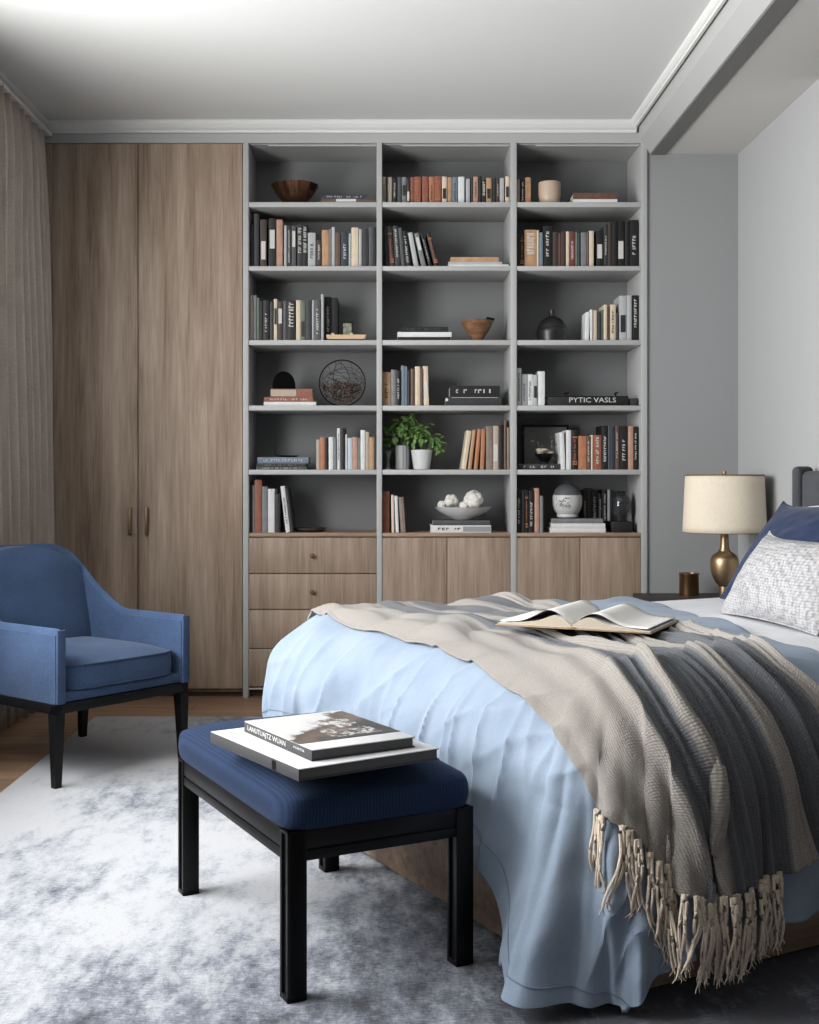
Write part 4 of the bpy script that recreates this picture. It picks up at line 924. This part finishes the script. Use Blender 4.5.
def jacket_mat(w, l):
    k = N('photo_jacket_print'); m = k.coords(); sp = k.n('ShaderNodeSeparateXYZ'); k.l(m, 'Vector', sp, 'Vector')
    n1 = k.n('ShaderNodeTexNoise', Scale=9., Detail=5., Roughness=.6); k.l(m, 'Vector', n1, 'Vector')
    n2 = k.n('ShaderNodeTexNoise', Scale=34., Detail=6., Roughness=.7, Distortion=1.2); k.l(m, 'Vector', n2, 'Vector')
    def M(op, a, b): 
        o = k.n('ShaderNodeMath', _operation=op)
        for i, q in enumerate((a, b)):
            if isinstance(q, (int, float)): o.inputs[i].default_value = q
            else: k.l(q, 'Fac' if 'Fac' in q.outputs else 0, o, i)
        return o
    X1 = k.n('ShaderNodeMath', _operation='MULTIPLY'); k.l(sp, 'X', X1, 0); X1.inputs[1].default_value = 1/w
    Y1 = k.n('ShaderNodeMath', _operation='MULTIPLY'); k.l(sp, 'Y', Y1, 0); Y1.inputs[1].default_value = 1/l
    # white sky towards far-left; brown ground near; speckled lettering in the middle right
    g = M('ADD', M('MULTIPLY', Y1, -1.15), M('ADD', M('MULTIPLY', X1, .85), M('MULTIPLY', n1, .95)))
    base = k.ramp(g, 0, [(.0, lin((214, 213, 211))), (.14, lin((206, 205, 203))), (.20, lin((88, 78, 70))), (.42, lin((112, 98, 88))), (.55, lin((74, 71, 70))), (.75, lin((66, 62, 60)))])
    spk = k.ramp(n2, 'Fac', [(.50, (0, 0, 0, 1)), (.56, (1, 1, 1, 1))])
    dx = M('ABSOLUTE', M('SUBTRACT', X1, .62), 0); dy = M('ABSOLUTE', M('SUBTRACT', Y1, .50), 0)
    mask = M('LESS_THAN', M('MAXIMUM', M('MULTIPLY', dx, 1/.24), M('MULTIPLY', dy, 1/.26)), 1.)
    mk = M('MULTIPLY', mask, spk)
    mx = k.n('ShaderNodeMix', _data_type='RGBA'); k.l(mk, 0, mx, 0); k.l(base, 'Color', mx, 6); mx.inputs[7].default_value = lin((205, 204, 202))
    k.l(mx, 2, k.b, 'Base Color'); k.b.inputs['Roughness'].default_value = .35; return k.m
m = MB(); m.box(.0, .256, .062, .345, .0240, .0249, M=Q); obj('photo_jacket', m, jacket_mat(.256, .345), bt)
SM = Q @ Matrix.Translation((-.0008, .225, .0125)) @ Matrix.Rotation(-pi/2, 4, 'Z') @ Matrix.Rotation(pi/2, 4, 'X')
tm = text_mb('LANUTUAJTZ WUAN', .016, .0004, SM, width=.20); obj('spine_title', tm, INKW, bt)
tm = text_mb('PORTA', .007, .0004, Q @ Matrix.Translation((-.0008, .06, .0145)) @ Matrix.Rotation(-pi/2, 4, 'Z') @ Matrix.Rotation(pi/2, 4, 'X'), width=.05); obj('spine_imprint', tm, INKW, bt)

# ================= bed
BM4 = Matrix.Translation((BO[0], BO[1], 0)) @ Matrix.Rotation(BTH, 4, 'Z')
bed = thing('bed', 'double bed with walnut plinth base and charcoal channelled headboard', 'bed', (BO[0], BO[1], .012), BTH)
BLEN = 2.26
m = MB(); m.box(.0, BLEN, 0, BW, .032, .20, M=BM4, bev=.003)
obj('bed_base', m, wood('walnut_bed_base', (104, 84, 68), (142, 120, 101), (166, 144, 124), 'X', 1.6), bed)
m = MB(); m.box(.03, BLEN, .03, BW-.03, .0125, .032, M=BM4); obj('shadow_gap_plinth', m, M_['shadowgap'], bed)  # dark colour stands for the shadow gap beneath the base
WHT = cloth('white_sheet_cotton', (232, 233, 236), (214, 216, 222), (500, 500, 500), .15, .10, .05)
m = MB(); m.box(.06, BLEN, .05, BW-.05, .20, .643, M=BM4, bev=.08, seg=5); obj('mattress', m, WHT, bed)
CHAR = cloth('charcoal_wool', (84, 86, 90), (60, 62, 66), (380, 380, 380), .4, .05, .1)
HB0 = BLEN+.0; ZH = 1.165
m = MB()
m.box(HB0+.02, HB0+.07, -.02, 1.60, .0125, ZH-.02, M=BM4, bev=.02, seg=3); obj('headboard_back', m, CHAR, bed)
nch = 6; m = MB(); wch = (1.60-.045)/nch
for k in range(nch): m.box(HB0-.025, HB0+.03, .0+k*wch+.001, (k+1)*wch-.001, .22, ZH-.02, M=BM4, bev=.028, seg=4)
obj('headboard_channels', m, CHAR, bed)
for v0, v1 in ((1.555, 1.60), (-.045, 0.)): obj('headboard_wing', MB().box(HB0-.03, HB0+.07, v0, v1, .0125, ZH, M=BM4, bev=.022, seg=4), CHAR, bed)

# ---- duvet
def interp(tab, x):
    tab = sorted(tab)
    if x <= tab[0][0]: return tab[0][1]
    for (x0, y0), (x1, y1) in zip(tab, tab[1:]):
        if x <= x1: t = (x-x0)/(x1-x0); t = t*t*(3-2*t)*.5+t*.5; return y0+(y1-y0)*t
    return tab[-1][1]
HEAD = [(-.6, .72), (.0, .78), (.11, .82), (.35, .93), (.6, 1.05), (.9, 1.20), (1.2, 1.33), (1.5, 1.42), (2.1, 1.46)]
AF, BN, BF = -.425, -.505, 2.06
FOOT = [(-.56, -.44), (-.3, -.52), (-.1, -.57), (.08, -.59), (.20, -.50), (.33, -.40), (.5, -.355), (2.1, -.36)]
TL = [(-.42, -.13), (-.06, -.12), (.04, -.085), (.18, -.04), (.35, .0), (.62, .06), (.93, .08), (1.42, .06), (1.9, .12)]
TR = [(-.5, .72), (-.09, .60), (.03, .56), (.36, .64), (.67, .74), (1.2, .86), (1.55, .84), (1.9, .80)]
def wrk(a, b, z):
    """creases of the duvet, measured off its smooth shape"""
    n1 = noise.noise(Vector((a*5, b*5, 0)))*.010+noise.noise(Vector((a*9+4*b, b*5-3*a, 3)))*.006
    wr = noise.noise(Vector(((a*.9+b*.5)*11, (b-a)*2.2, 7)))*.008*sstep(1., .2, a)
    q = .3*noise.noise(Vector((a*4, b*4, 1)))
    r1 = max(0, .5-abs(noise.noise(Vector(((a+.75*b)*6+q, (b-.6*a)*1.3, 4))))*1.9); r2 = max(0, .5-abs(noise.noise(Vector(((b+.12*a)*7.5+q, a*1.1, 11))))*1.9)
    wr += .045*r1*r1*sstep(1.2, .35, a)*sstep(-.25, -.02, a)+.040*r2*r2*sstep(.12, -.15, a)
    tl, tr = interp(TL, b), interp(TR, b)
    inside = sstep(0, .09, a-tl)*sstep(0, .09, tr-a)*sstep(-.48, -.40, b)      # lies smoother beneath the throw
    return (n1+wr)*sstep(.03, .2, z)*(1-.85*inside)
def dnrm(a, b):
    e = .012; P, A, B = Vector(b2w(*duvet(a, b))), Vector(b2w(*duvet(a+e, b))), Vector(b2w(*duvet(a, b+e)))
    n = (A-P).cross(B-P); n.normalize(); return P+n*wrk(a, b, P.z), n
def dv(u, v):
    b = BN+(BF-BN)*v; a1 = interp(HEAD, b); af = interp(FOOT, b); a = af+(a1-af)*u
    # the loose corner is longer, then the cloth's own corner is rounded off
    p, q = A0-a, B0-b
    if p > 0 and q > 0:
        r_ = hypot(p, q)
        if r_ > .66: r2 = .66+.15*(1-math.exp(-(r_-.66)/.15)); a = A0-p*r2/r_; b = B0-q*r2/r_
    e = (a1-a)
    w, _n = dnrm(a, b)
    z = w[2]
    if e < .05: z -= .018*(1-e/.05)**2*sstep(.3, .6, w[2])
    return (w[0], w[1], z)
m = MB(); m.grid(dv, 340, 400)
DUV = cloth('light_blue_duvet_cotton', (144, 158, 174), (127, 142, 160), (600, 600, 600), .15, .45, .1, .8)
dvo = obj('duvet', m, DUV, loc=(BO[0], BO[1], .012), rotz=BTH, label='rumpled light blue duvet draped over the bed down to the rug', cat='duvet', solid=.012)
# stitched hem line near the lower edge
m = MB()
pts = []
for k in range(260):
    v = .004+.992*k/259; b = BN+(BF-BN)*v; af = interp(FOOT, b); p = Vector(dv(.075/(interp(HEAD, b)-af), v)); pts.append(p)
sm = []
for k, p in enumerate(pts):
    n = (pts[min(k+1, 259)]-pts[max(k-1, 0)]).cross(Vector((0, 0, 1)))
    if n.length > 1e-6: n.normalize()
    if n.dot(Vector((BO[0]+.6*BU[0]+.6*BV[0], BO[1]+.6*BU[1]+.6*BV[1], 0))-Vector((p.x, p.y, 0))) > 0: n = -n
    sm.append(p+n*.0006)
m.tube(sm, .0018, 5)
obj('hem_seam', m, mat('duvet_seam_shade', (112, 126, 145), .9), dvo)
# ---- throw
HEM = [(0, -.06), (.05, -.14), (.12, -.27), (.20, -.36), (.30, -.405), (.45, -.415), (.52, -.40), (.70, -.37), (.85, -.30), (1.0, -.22)]
B_FAR = 1.80
RIDGE = [(.29, .020, .022), (.40, .020, .040), (.455, .012, .020), (.53, .018, .026), (.64, .022, .036), (.70, .012, .026), (.775, .018, .042), (.86, .018, .040), (.945, .022, .045), (.10, .03, .006), (.2, .03, .008), (.345, .009, .016), (.49, .010, .022), (.58, .011, .024), (.672, .008, .020), (.74, .010, .020), (.82, .010, .026), (.905, .010, .024)]
def thr_ab(u, w):
    b = B_FAR+(interp(HEM, u)-B_FAR)*w
    # folds converge towards the open book and fan out below it
    g = sstep(.25, 1., w)
    a0, a1 = interp(TL, b), interp(TR, b)
    return a0+(a1-a0)*u, b
def thr(u, w):
    a, b = thr_ab(u, w); P, n = dnrm(a, b)
    s = sstep(.30, .75, w); h = 0
    drift = .10*(1-w)*sin(2.5*w+1)
    for c, sg, am in RIDGE:
        d = (u-c-drift*(.3+c)*(1 if c > .25 else 0)); h += am*math.exp(-d*d/(2*sg*sg))*(.25+.75*s)*(1.15 if b < .15 else .85)
    # broad rumples on the flat of the bed
    h += .020*(1-s)*(abs(noise.noise(Vector((u*4.5+w*2, w*7, 2))))*1.6)+.007*noise.noise(Vector((u*14+3*w, w*5, 9)))
    h = max(h, -.004)
    p = P+n*(.011+max(0, h))
    return p
def thr_l(u, w): return tuple(thr(u, w))
m = MB(); m.grid(thr_l, 330, 260, uv=lambda u, w: (u, w))
def throw_mat():
    k = N('two_tone_waffle_throw'); tc = k.n('ShaderNodeTexCoord'); sp = k.n('ShaderNodeSeparateXYZ'); k.l(tc, 'UV', sp, 'Vector')
    U = lin((160, 155, 149)); G = lin((102, 105, 110)); D = lin((184, 178, 172))
    st = [(0, U), (.285, U), (.295, G), (.375, G), (.385, U), (.435, U), (.445, G), (.625, G), (.635, U), (.70, U), (.71, G), (.885, G), (.895, D), (1, U)]
    r = k.ramp(sp, 'X', st)
    mp = k.n('ShaderNodeMapping'); mp.inputs['Scale'].default_value = (150, 380, 1); k.l(tc, 'UV', mp, 'Vector')
    vo = k.n('ShaderNodeTexVoronoi', Scale=1.); vo.inputs['Randomness'].default_value = .25; k.l(mp, 'Vector', vo, 'Vector')
    sh = k.ramp(vo, 'Distance', [(.15, (1, 1, 1, 1)), (.75, (.66, .65, .64, 1))])
    mx = k.n('ShaderNodeMix', _data_type='RGBA', _blend_type='MULTIPLY'); mx.inputs[0].default_value = 1.
    k.l(r, 'Color', mx, 6); k.l(sh, 'Color', mx, 7); k.l(mx, 2, k.b, 'Base Color')
    k.b.inputs['Roughness'].default_value = .95; k.b.inputs['Specular IOR Level'].default_value = .08; k.b.inputs['Sheen Weight'].default_value = .2
    b = k.n('ShaderNodeBump'); b.invert = True; b.inputs['Strength'].default_value = .8; b.inputs['Distance'].default_value = .003; k.l(vo, 'Distance', b, 'Height'); k.l(b, 'Normal', k.b, 'Normal'); return k.m
tw = thing('throw_blanket', 'beige and grey woven throw with cream fringe draped across the duvet', 'throw blanket', (BO[0], BO[1], .012), BTH)
obj('woven_cloth', m, throw_mat(), tw, solid=.006)
FR = mat('cream_yarn', (206, 192, 174), .95, noise_=.08, nscale=200)
g = random.Random(4)
def tassel(u, L, wob, mt, thick=1.):
    p = thr(u, 1.0); a, b = thr_ab(u, 1.0); P, n = dnrm(a, b)
    nh = Vector((n.x, n.y, 0)); 
    if nh.length > 1e-4: nh.normalize()
    m = MB(); sd = Vector((-nh.y, nh.x, 0)); dx = g.gauss(0, .010)
    for s_ in range(3):
        ph = g.uniform(0, 6); pts = []; rad = []
        for k in range(11):
            t = k/10; q = Vector(p)+Vector((0, 0, .006-L*t*(1-.05*s_)))+nh*(.005+.006*sin(pi*t))
            q += sd*(dx*t*t+.0035*sin(7*t+ph)*(.4+t)+(s_-1)*.0035*(1+t*1.4)+wob*t*t)+nh*(.0022*sin(9*t+ph*2)); pts.append(q); rad.append(.0042*thick*(1-.35*t))
        m.tube(pts, rad, 6)
        for e in (-1, 1):                                   # frayed ends
            q0 = pts[-1]; m.tube([q0, q0+Vector((0, 0, -.010))+sd*(.004*e+g.gauss(0, .002)), q0+Vector((0, 0, -.020))+sd*(.006*e+g.gauss(0, .004))], [.0018, .0014, .0008], 4)
    kn = pts; q = Vector(p)+nh*.005; m.lathe([(0, -.006), (.006, -.003), (.0065, .001), (.004, .006), (0, .008)], 10, M=Matrix.Translation(q))
    obj('tassel', m, mt, tw)
NT = 34
for k in range(NT):
    u = .004+.60*k/(NT-1)
    tassel(u, g.uniform(.135, .165), (-.018 if k < 3 else 0)+g.gauss(0, .004), FR)
FRD = mat('dark_grey_yarn', (64, 68, 76), .95)
for u in (.965, .98, .995): tassel(u, .17, 0, FRD)

# ---- open book on the throw
def surf_z(x, y):
    best = None
    for iu in range(0, 61):
        for iw in range(0, 61):
            p = thr(.15+.85*iu/60, iw/60*.95); d = (p.x-x)**2+(p.y-y)**2
            if best is None or d < best[0]: best = (d, p.z)
    return best[1]
OBC = Vector((.545, 3.20, 0)); OA = math.radians(-27)
zs = max(surf_z(OBC.x+dx, OBC.y+dy) for dx in (-.15, 0, .15) for dy in (-.08, .0, .1))
OZ = zs+.004
ob = thing('open_book', 'open book with white pages and tan cover lying on the throw', 'open book', (OBC.x, OBC.y, OZ), OA)
OM = Matrix.Translation((OBC.x, OBC.y, OZ)) @ Matrix.Rotation(OA, 4, 'Z') 
HW, HD = .205, .15
m = MB(); m.box(-HW-.006, HW+.006, -HD-.005, HD+.005, 0, .0035, M=OM, bev=.001); m.box(-.012, .012, -HD-.005, HD+.005, .0, .006, M=OM, bev=.001)
obj('cover', m, mat('tan_book_cover', (150, 124, 98), .6), ob)
def page(side, off, h, nm):
    m = MB()
    def top(t): return .004+h*(math.exp(-((t-.22)/.20)**2)*1.0+.28*math.exp(-((t-.6)/.35)**2)*1)*(min(1, t/.07) if t < .07 else 1)+.006*(1-t)
    def f(u, v):
        return (side*(.001+HW*u*(1-.0)), -HD+2*HD*v, top(u)+off)
    n = 26; vs = []
    m.grid(f, n, 8, M=OM); m.grid(lambda u, v: (side*(.001+HW*u), -HD+2*HD*v, .0036), n, 8, M=OM)
    for v in (0, 1): m.grid(lambda u, w: (side*(.001+HW*u), -HD+2*HD*v, .0036+(top(u)+off-.0036)*w), n, 2, 1, M=OM, smooth=False)
    m.grid(lambda u, w: (side*(.001+HW), -HD+2*HD*u, .0036+(top(1)+off-.0036)*w), 4, 2, 1, M=OM, smooth=False)
    m.grid(lambda u, w: (side*.001, -HD+2*HD*u, .0036+(top(0)+off-.0036)*w), 4, 1, 1, M=OM, smooth=False)
    obj('page_block', m, [PAPER, EDGE], ob)
PAPER = mat('white_page_paper', (228, 226, 222), .8); EDGE = mat('page_edges', (190, 178, 160), .9, noise_=.05, nscale=300)
page(-1, 0, .022, 'left'); page(1, 0, .022, 'right')
for side, hh in ((-1, .034), (1, .030)):
    m = MB()
    def f(u, v):
        z = .008+hh*math.exp(-((u-.30)/.26)**2)*min(1, u/.1)+.012*(1-u)**2*u
        return (side*(.002+HW*.97*u), -HD*.985+2*HD*.985*v, z+.004)
    m.grid(f, 26, 6, M=OM); obj('loose_page', m, PAPER, ob, solid=.0004)

# ---- pillows
def pillow(name, label, cat, BL, e1, e2, W, H, T, mt, pinch=.07, seed=1, sag=0., mat2=None):
    """BL bottom-left corner, e1 along the width, e2 up; closed puffy shape with pointed corners"""
    BL, e1, e2 = Vector(BL), Vector(e1).normalized(), Vector(e2); e2 = (e2-e1*e2.dot(e1)).normalized(); n = e1.cross(e2).normalized()
    base = BL+e1*W/2; o = (base.x, base.y, base.z); m = MB()
    def P(u, v, sgn):
        x, y = 2*u-1, 2*v-1
        px_ = x*(1-pinch*(1-y*y)); py_ = y*(1-pinch*1.3*(1-x*x))-sag*(1-x**8)*sstep(.0, 1, y)
        t = T*((1-x**2)**.55)*((1-y**2)**.55)*(1+.12*noise.noise(Vector((x*2+seed, y*2, sgn))))
        t += .05*T*noise.noise(Vector((x*6, y*5+seed, 1)))*(1-x*x)*(1-y*y)*2
        # corner creases
        c = (abs(x)*abs(y))**3; t += .10*T*c*sin(14*(abs(x)-abs(y)))*sstep(1, .9, max(abs(x), abs(y)))
        return BL+e1*(W*(px_+1)/2)+e2*(H*(py_+1)/2)+n*(sgn*t)
    m.grid(lambda u, v: P(u, v, 1), 44, 40); m.grid(lambda u, v: P(u, v, -1), 44, 40)
    seam = [P(k/30, 0, 0) for k in range(31)]+[P(1, k/30, 0) for k in range(31)]+[P(1-k/30, 1, 0) for k in range(31)]+[P(0, 1-k/30, 0) for k in range(31)]
    t_ = thing(name, label, cat, o); obj('pillow_cover', m, mt, t_)
    m = MB(); m.tube(seam, .0026, 6); obj('seam', m, mat2 or mt, t_)
def waffle():
    k = N('grey_waffle_weave'); m = k.coords((60, 60, 115)); w = k.n('ShaderNodeTexVoronoi', Scale=1.); w.inputs['Randomness'].default_value = .3; k.l(m, 'Vector', w, 'Vector')
    m2 = k.coords((70, 70, 50)); t = k.n('ShaderNodeTexNoise', Scale=1.6, Detail=2.); k.l(m2, 'Vector', t, 'Vector')
    a = k.n('ShaderNodeMath', _operation='MULTIPLY'); k.l(w, 'Distance', a, 0); k.l(t, 'Fac', a, 1)
    k.l(k.ramp(a, 0, [(.10, lin((192, 191, 191))), (.42, lin((138, 138, 142)))]), 'Color', k.b, 'Base Color'); k.b.inputs['Roughness'].default_value = .95; k.b.inputs['Specular IOR Level'].default_value = .1
    b = k.bump(a, 0, .6, .004); b.invert = True; return k.m
# cushion / pillow placement (world)
NAVY = cloth('navy_pillow_linen', (46, 60, 90), (36, 48, 74), (400, 400, 400), .25, .08, .2)
d1 = Vector((.182, -.983, 0)); up1 = Vector((.983*.55, .182*.55, .83))
pillow('cushion', 'pale grey textured lumbar cushion leaning against the navy pillow', 'cushion', (1.152, 4.09, .648), d1, up1, .62, .335, .095, waffle(), .05, 3, .13)
d2 = Vector((.469, -.883, 0)); up2 = Vector((.883*.67, .469*.67, .74))
pillow('pillow', 'navy blue square pillow propped behind the grey lumbar cushion', 'pillow', (1.285, 4.56, .652), d2, up2, .66, .50, .085, NAVY, -.015, 8, .14)
up3 = Vector((.883*.45, .469*.45, .89))
pillow('pillow', 'white pillow standing against the headboard behind the navy pillow', 'pillow', (1.552, 4.765, .652), d2, up3, .62, .43, .045, WHT, .05, 11, .02)

# ================= nightstand, lamp, cup
nx0, nx1, ny0, ny1, nz = 1.235, 1.775, 5.485, 5.95, .540
ns = thing('nightstand', 'dark nightstand between the far side of bed and grey wall', 'nightstand', ((nx0+nx1)/2, (ny0+ny1)/2, 0))
DW = wood('dark_stained_oak', (40, 36, 34), (56, 50, 47), (70, 64, 60), 'X', 1.)
obj('top_panel', MB().box(nx0, nx1, ny0, ny1, nz-.022, nz, bev=.003), DW, ns)
obj('body', MB().box(nx0+.015, nx1-.015, ny0+.03, ny1-.01, .14, nz-.022), DW, ns)
dr = None
for z0, z1 in ((.355, .54), (.15, .345)):
    dr = obj('drawer', MB().box(nx0+.02, nx1-.02, ny0+.012, ny0+.03, z0, z1, bev=.002), DW, ns)
    obj('knob', MB().lathe([(0, 0), (.006, 0), (.006, .012), (.012, .018), (.010, .026), (0, .027)], 16, M=Matrix.Translation(((nx0+nx1)/2, ny0+.012, (z0+z1)/2)) @ Matrix.Rotation(pi/2, 4, 'X')), M_['brass'], dr)
for x in (nx0+.03, nx1-.06):
    for y in (ny0+.04, ny1-.06): obj('leg', MB().box(x, x+.03, y, y+.03, 0, .14, bev=.002), DW, ns)
LD = 5.53; s = LD/F; lx = X(724.5, LD); c0 = (lx, LD, nz+.0006); z_ = lambda p: Z(p, LD)
lp = thing('table_lamp', 'brass table lamp with a drum-shaped cream shade on the nightstand', 'table lamp', c0)
T0 = Matrix.Translation((lx, LD, 0))
BR = mat('brushed_brass', (172, 148, 116), .42, 1., bump=.03, nscale=60)
m = MB(); m.lathe([(0, nz+.001), (.022, nz+.001), (.026, nz+.010), (5.*s, z_(586.5)), (8.6*s, z_(582.5)), (11.6*s, z_(577)), (13.4*s, z_(571)), (13.9*s, z_(565)), (13.8*s, z_(560)), (12.3*s, z_(556)), (9*s, z_(553)), (5.6*s, z_(551)), (4.4*s, z_(547)), (4.0*s, z_(540)), (3.9*s, z_(534)), (3.0*s, z_(533)), (0, z_(533))], 44, M=T0)
obj('base', m, BR, lp)
m = MB(); m.tube([(lx, LD, z_(534)), (lx, LD, z_(473))], .004, 8); m.lathe([(0, z_(475)), (.009, z_(475)), (.011, z_(473)), (.011, z_(471.5)), (0, z_(470.5))], 16, M=T0)
for a in (0, 2*pi/3, 4*pi/3): m.tube([(lx, LD, z_(476)), (lx+38*s*cos(a), LD+38*s*sin(a), z_(476))], .0018, 6)
m.lathe([(0, z_(520)), (.014, z_(520)), (.016, z_(512)), (0, z_(511))], 16, M=T0)
obj('harp', m, BR, lp)
shm = cloth('cream_linen_shade', (230, 219, 200), (218, 206, 186), (400, 400, 60), .15, .02, .0, .9)
m = MB(); m.grid(lambda u, v: (lx+(41-2.7*v)*s*cos(2*pi*u), LD+(41-2.7*v)*s*sin(2*pi*u), z_(532.5)+(z_(475)-z_(532.5))*v), 64, 8, closeu=True)
sh = obj('shade', m, shm, lp, solid=.002)
m = MB()
for p, r in ((475.2, 38.4), (532.3, 41.1)): m.tube([(lx+r*s*cos(a), LD+r*s*sin(a), z_(p)) for a in [2*pi*k/64 for k in range(65)]], .0032 if p < 500 else .0018, 6, cap=False)
obj('shade_trim', m, mat('shade_trim_bronze', (120, 100, 76), .5, .3), sh)
c0 = (X(689, 5.84), 5.84, nz+.0006); s = 5.84/F; h = Z(573, 5.84)-c0[2]; r = 9.6*s
m = MB(); m.lathe([(0, 0), (r*.97, 0), (r, h*.04), (r, h*.93), (r*1.04, h*.95), (r*1.04, h), (r*.93, h), (r*.9, h*.5), (0, h*.4)], 40, M=Matrix.Translation(c0))
obj('candle_cup', m, mat('antique_bronze_cup', (150, 118, 84), .32, .95), loc=c0, label='small bronze metal candle cup on the nightstand left of the lamp', cat='candle holder')

# ================= light: daylight through the window on the left, the open rear side, and added fill lamps
w = bpy.data.worlds.new('daylight'); sc.world = w; w.use_nodes = True
bg = w.node_tree.nodes['Background']; bg.inputs['Color'].default_value = (.90, .94, 1., 1); bg.inputs['Strength'].default_value = .12
def area(name, loc, target, sx_, sy_, power, col):
    l = bpy.data.lights.new(name, 'AREA'); l.shape = 'RECTANGLE'; l.size = sx_; l.size_y = sy_; l.energy = power; l.color = col
    o = bpy.data.objects.new(name, l); COL.objects.link(o); o.location = loc
    o.rotation_euler = (Vector(target)-Vector(loc)).to_track_quat('-Z', 'Y').to_euler(); return o
area('window_daylight', (-2.75, 3.0, 2.1), (.4, 4.4, .6), 2.9, 1.8, 268, (.985, .99, 1.))
area('ceiling_bounce_fill', (-2.6, 2.6, .9), (.1, 2.7, 2.9), 2.8, .8, 150, (1., .98, .95))  # unseen uplight added outside the window to brighten the ceiling
area('rear_fill', (.4, -2.6, 1.9), (0., 4.5, 1.3), 2.6, 1.8, 8, (.95, .97, 1.))  # weak fill lamp added out of view behind the viewer
vs_ = sc.view_settings; vs_.view_transform = 'Standard'; vs_.look = 'None'; vs_.gamma = 1; vs_.use_curve_mapping = False; vs_.exposure = 0.0
sc.display_settings.display_device = 'sRGB'
try:
    sc.cycles.use_denoising = True; sc.cycles.max_bounces = 8; sc.cycles.diffuse_bounces = 2; sc.cycles.glossy_bounces = 3; sc.cycles.transmission_bounces = 6
    sc.cycles.sample_clamp_indirect = 4.; sc.cycles.caustics_reflective = False; sc.cycles.caustics_refractive = False
except Exception: pass
cd = bpy.data.cameras.new('camera'); cam = bpy.data.objects.new('camera', cd); COL.objects.link(cam); sc.camera = cam
cam.location = (0, 0, EYE); cam.rotation_euler = (pi/2, 0, 0)
cd.sensor_fit = 'HORIZONTAL'; cd.sensor_width = 36; cd.lens = F/819*36; cd.shift_x = (409.5-CX)/819; cd.shift_y = -(512-CY)/819; cd.clip_start = .05; cd.clip_end = 60
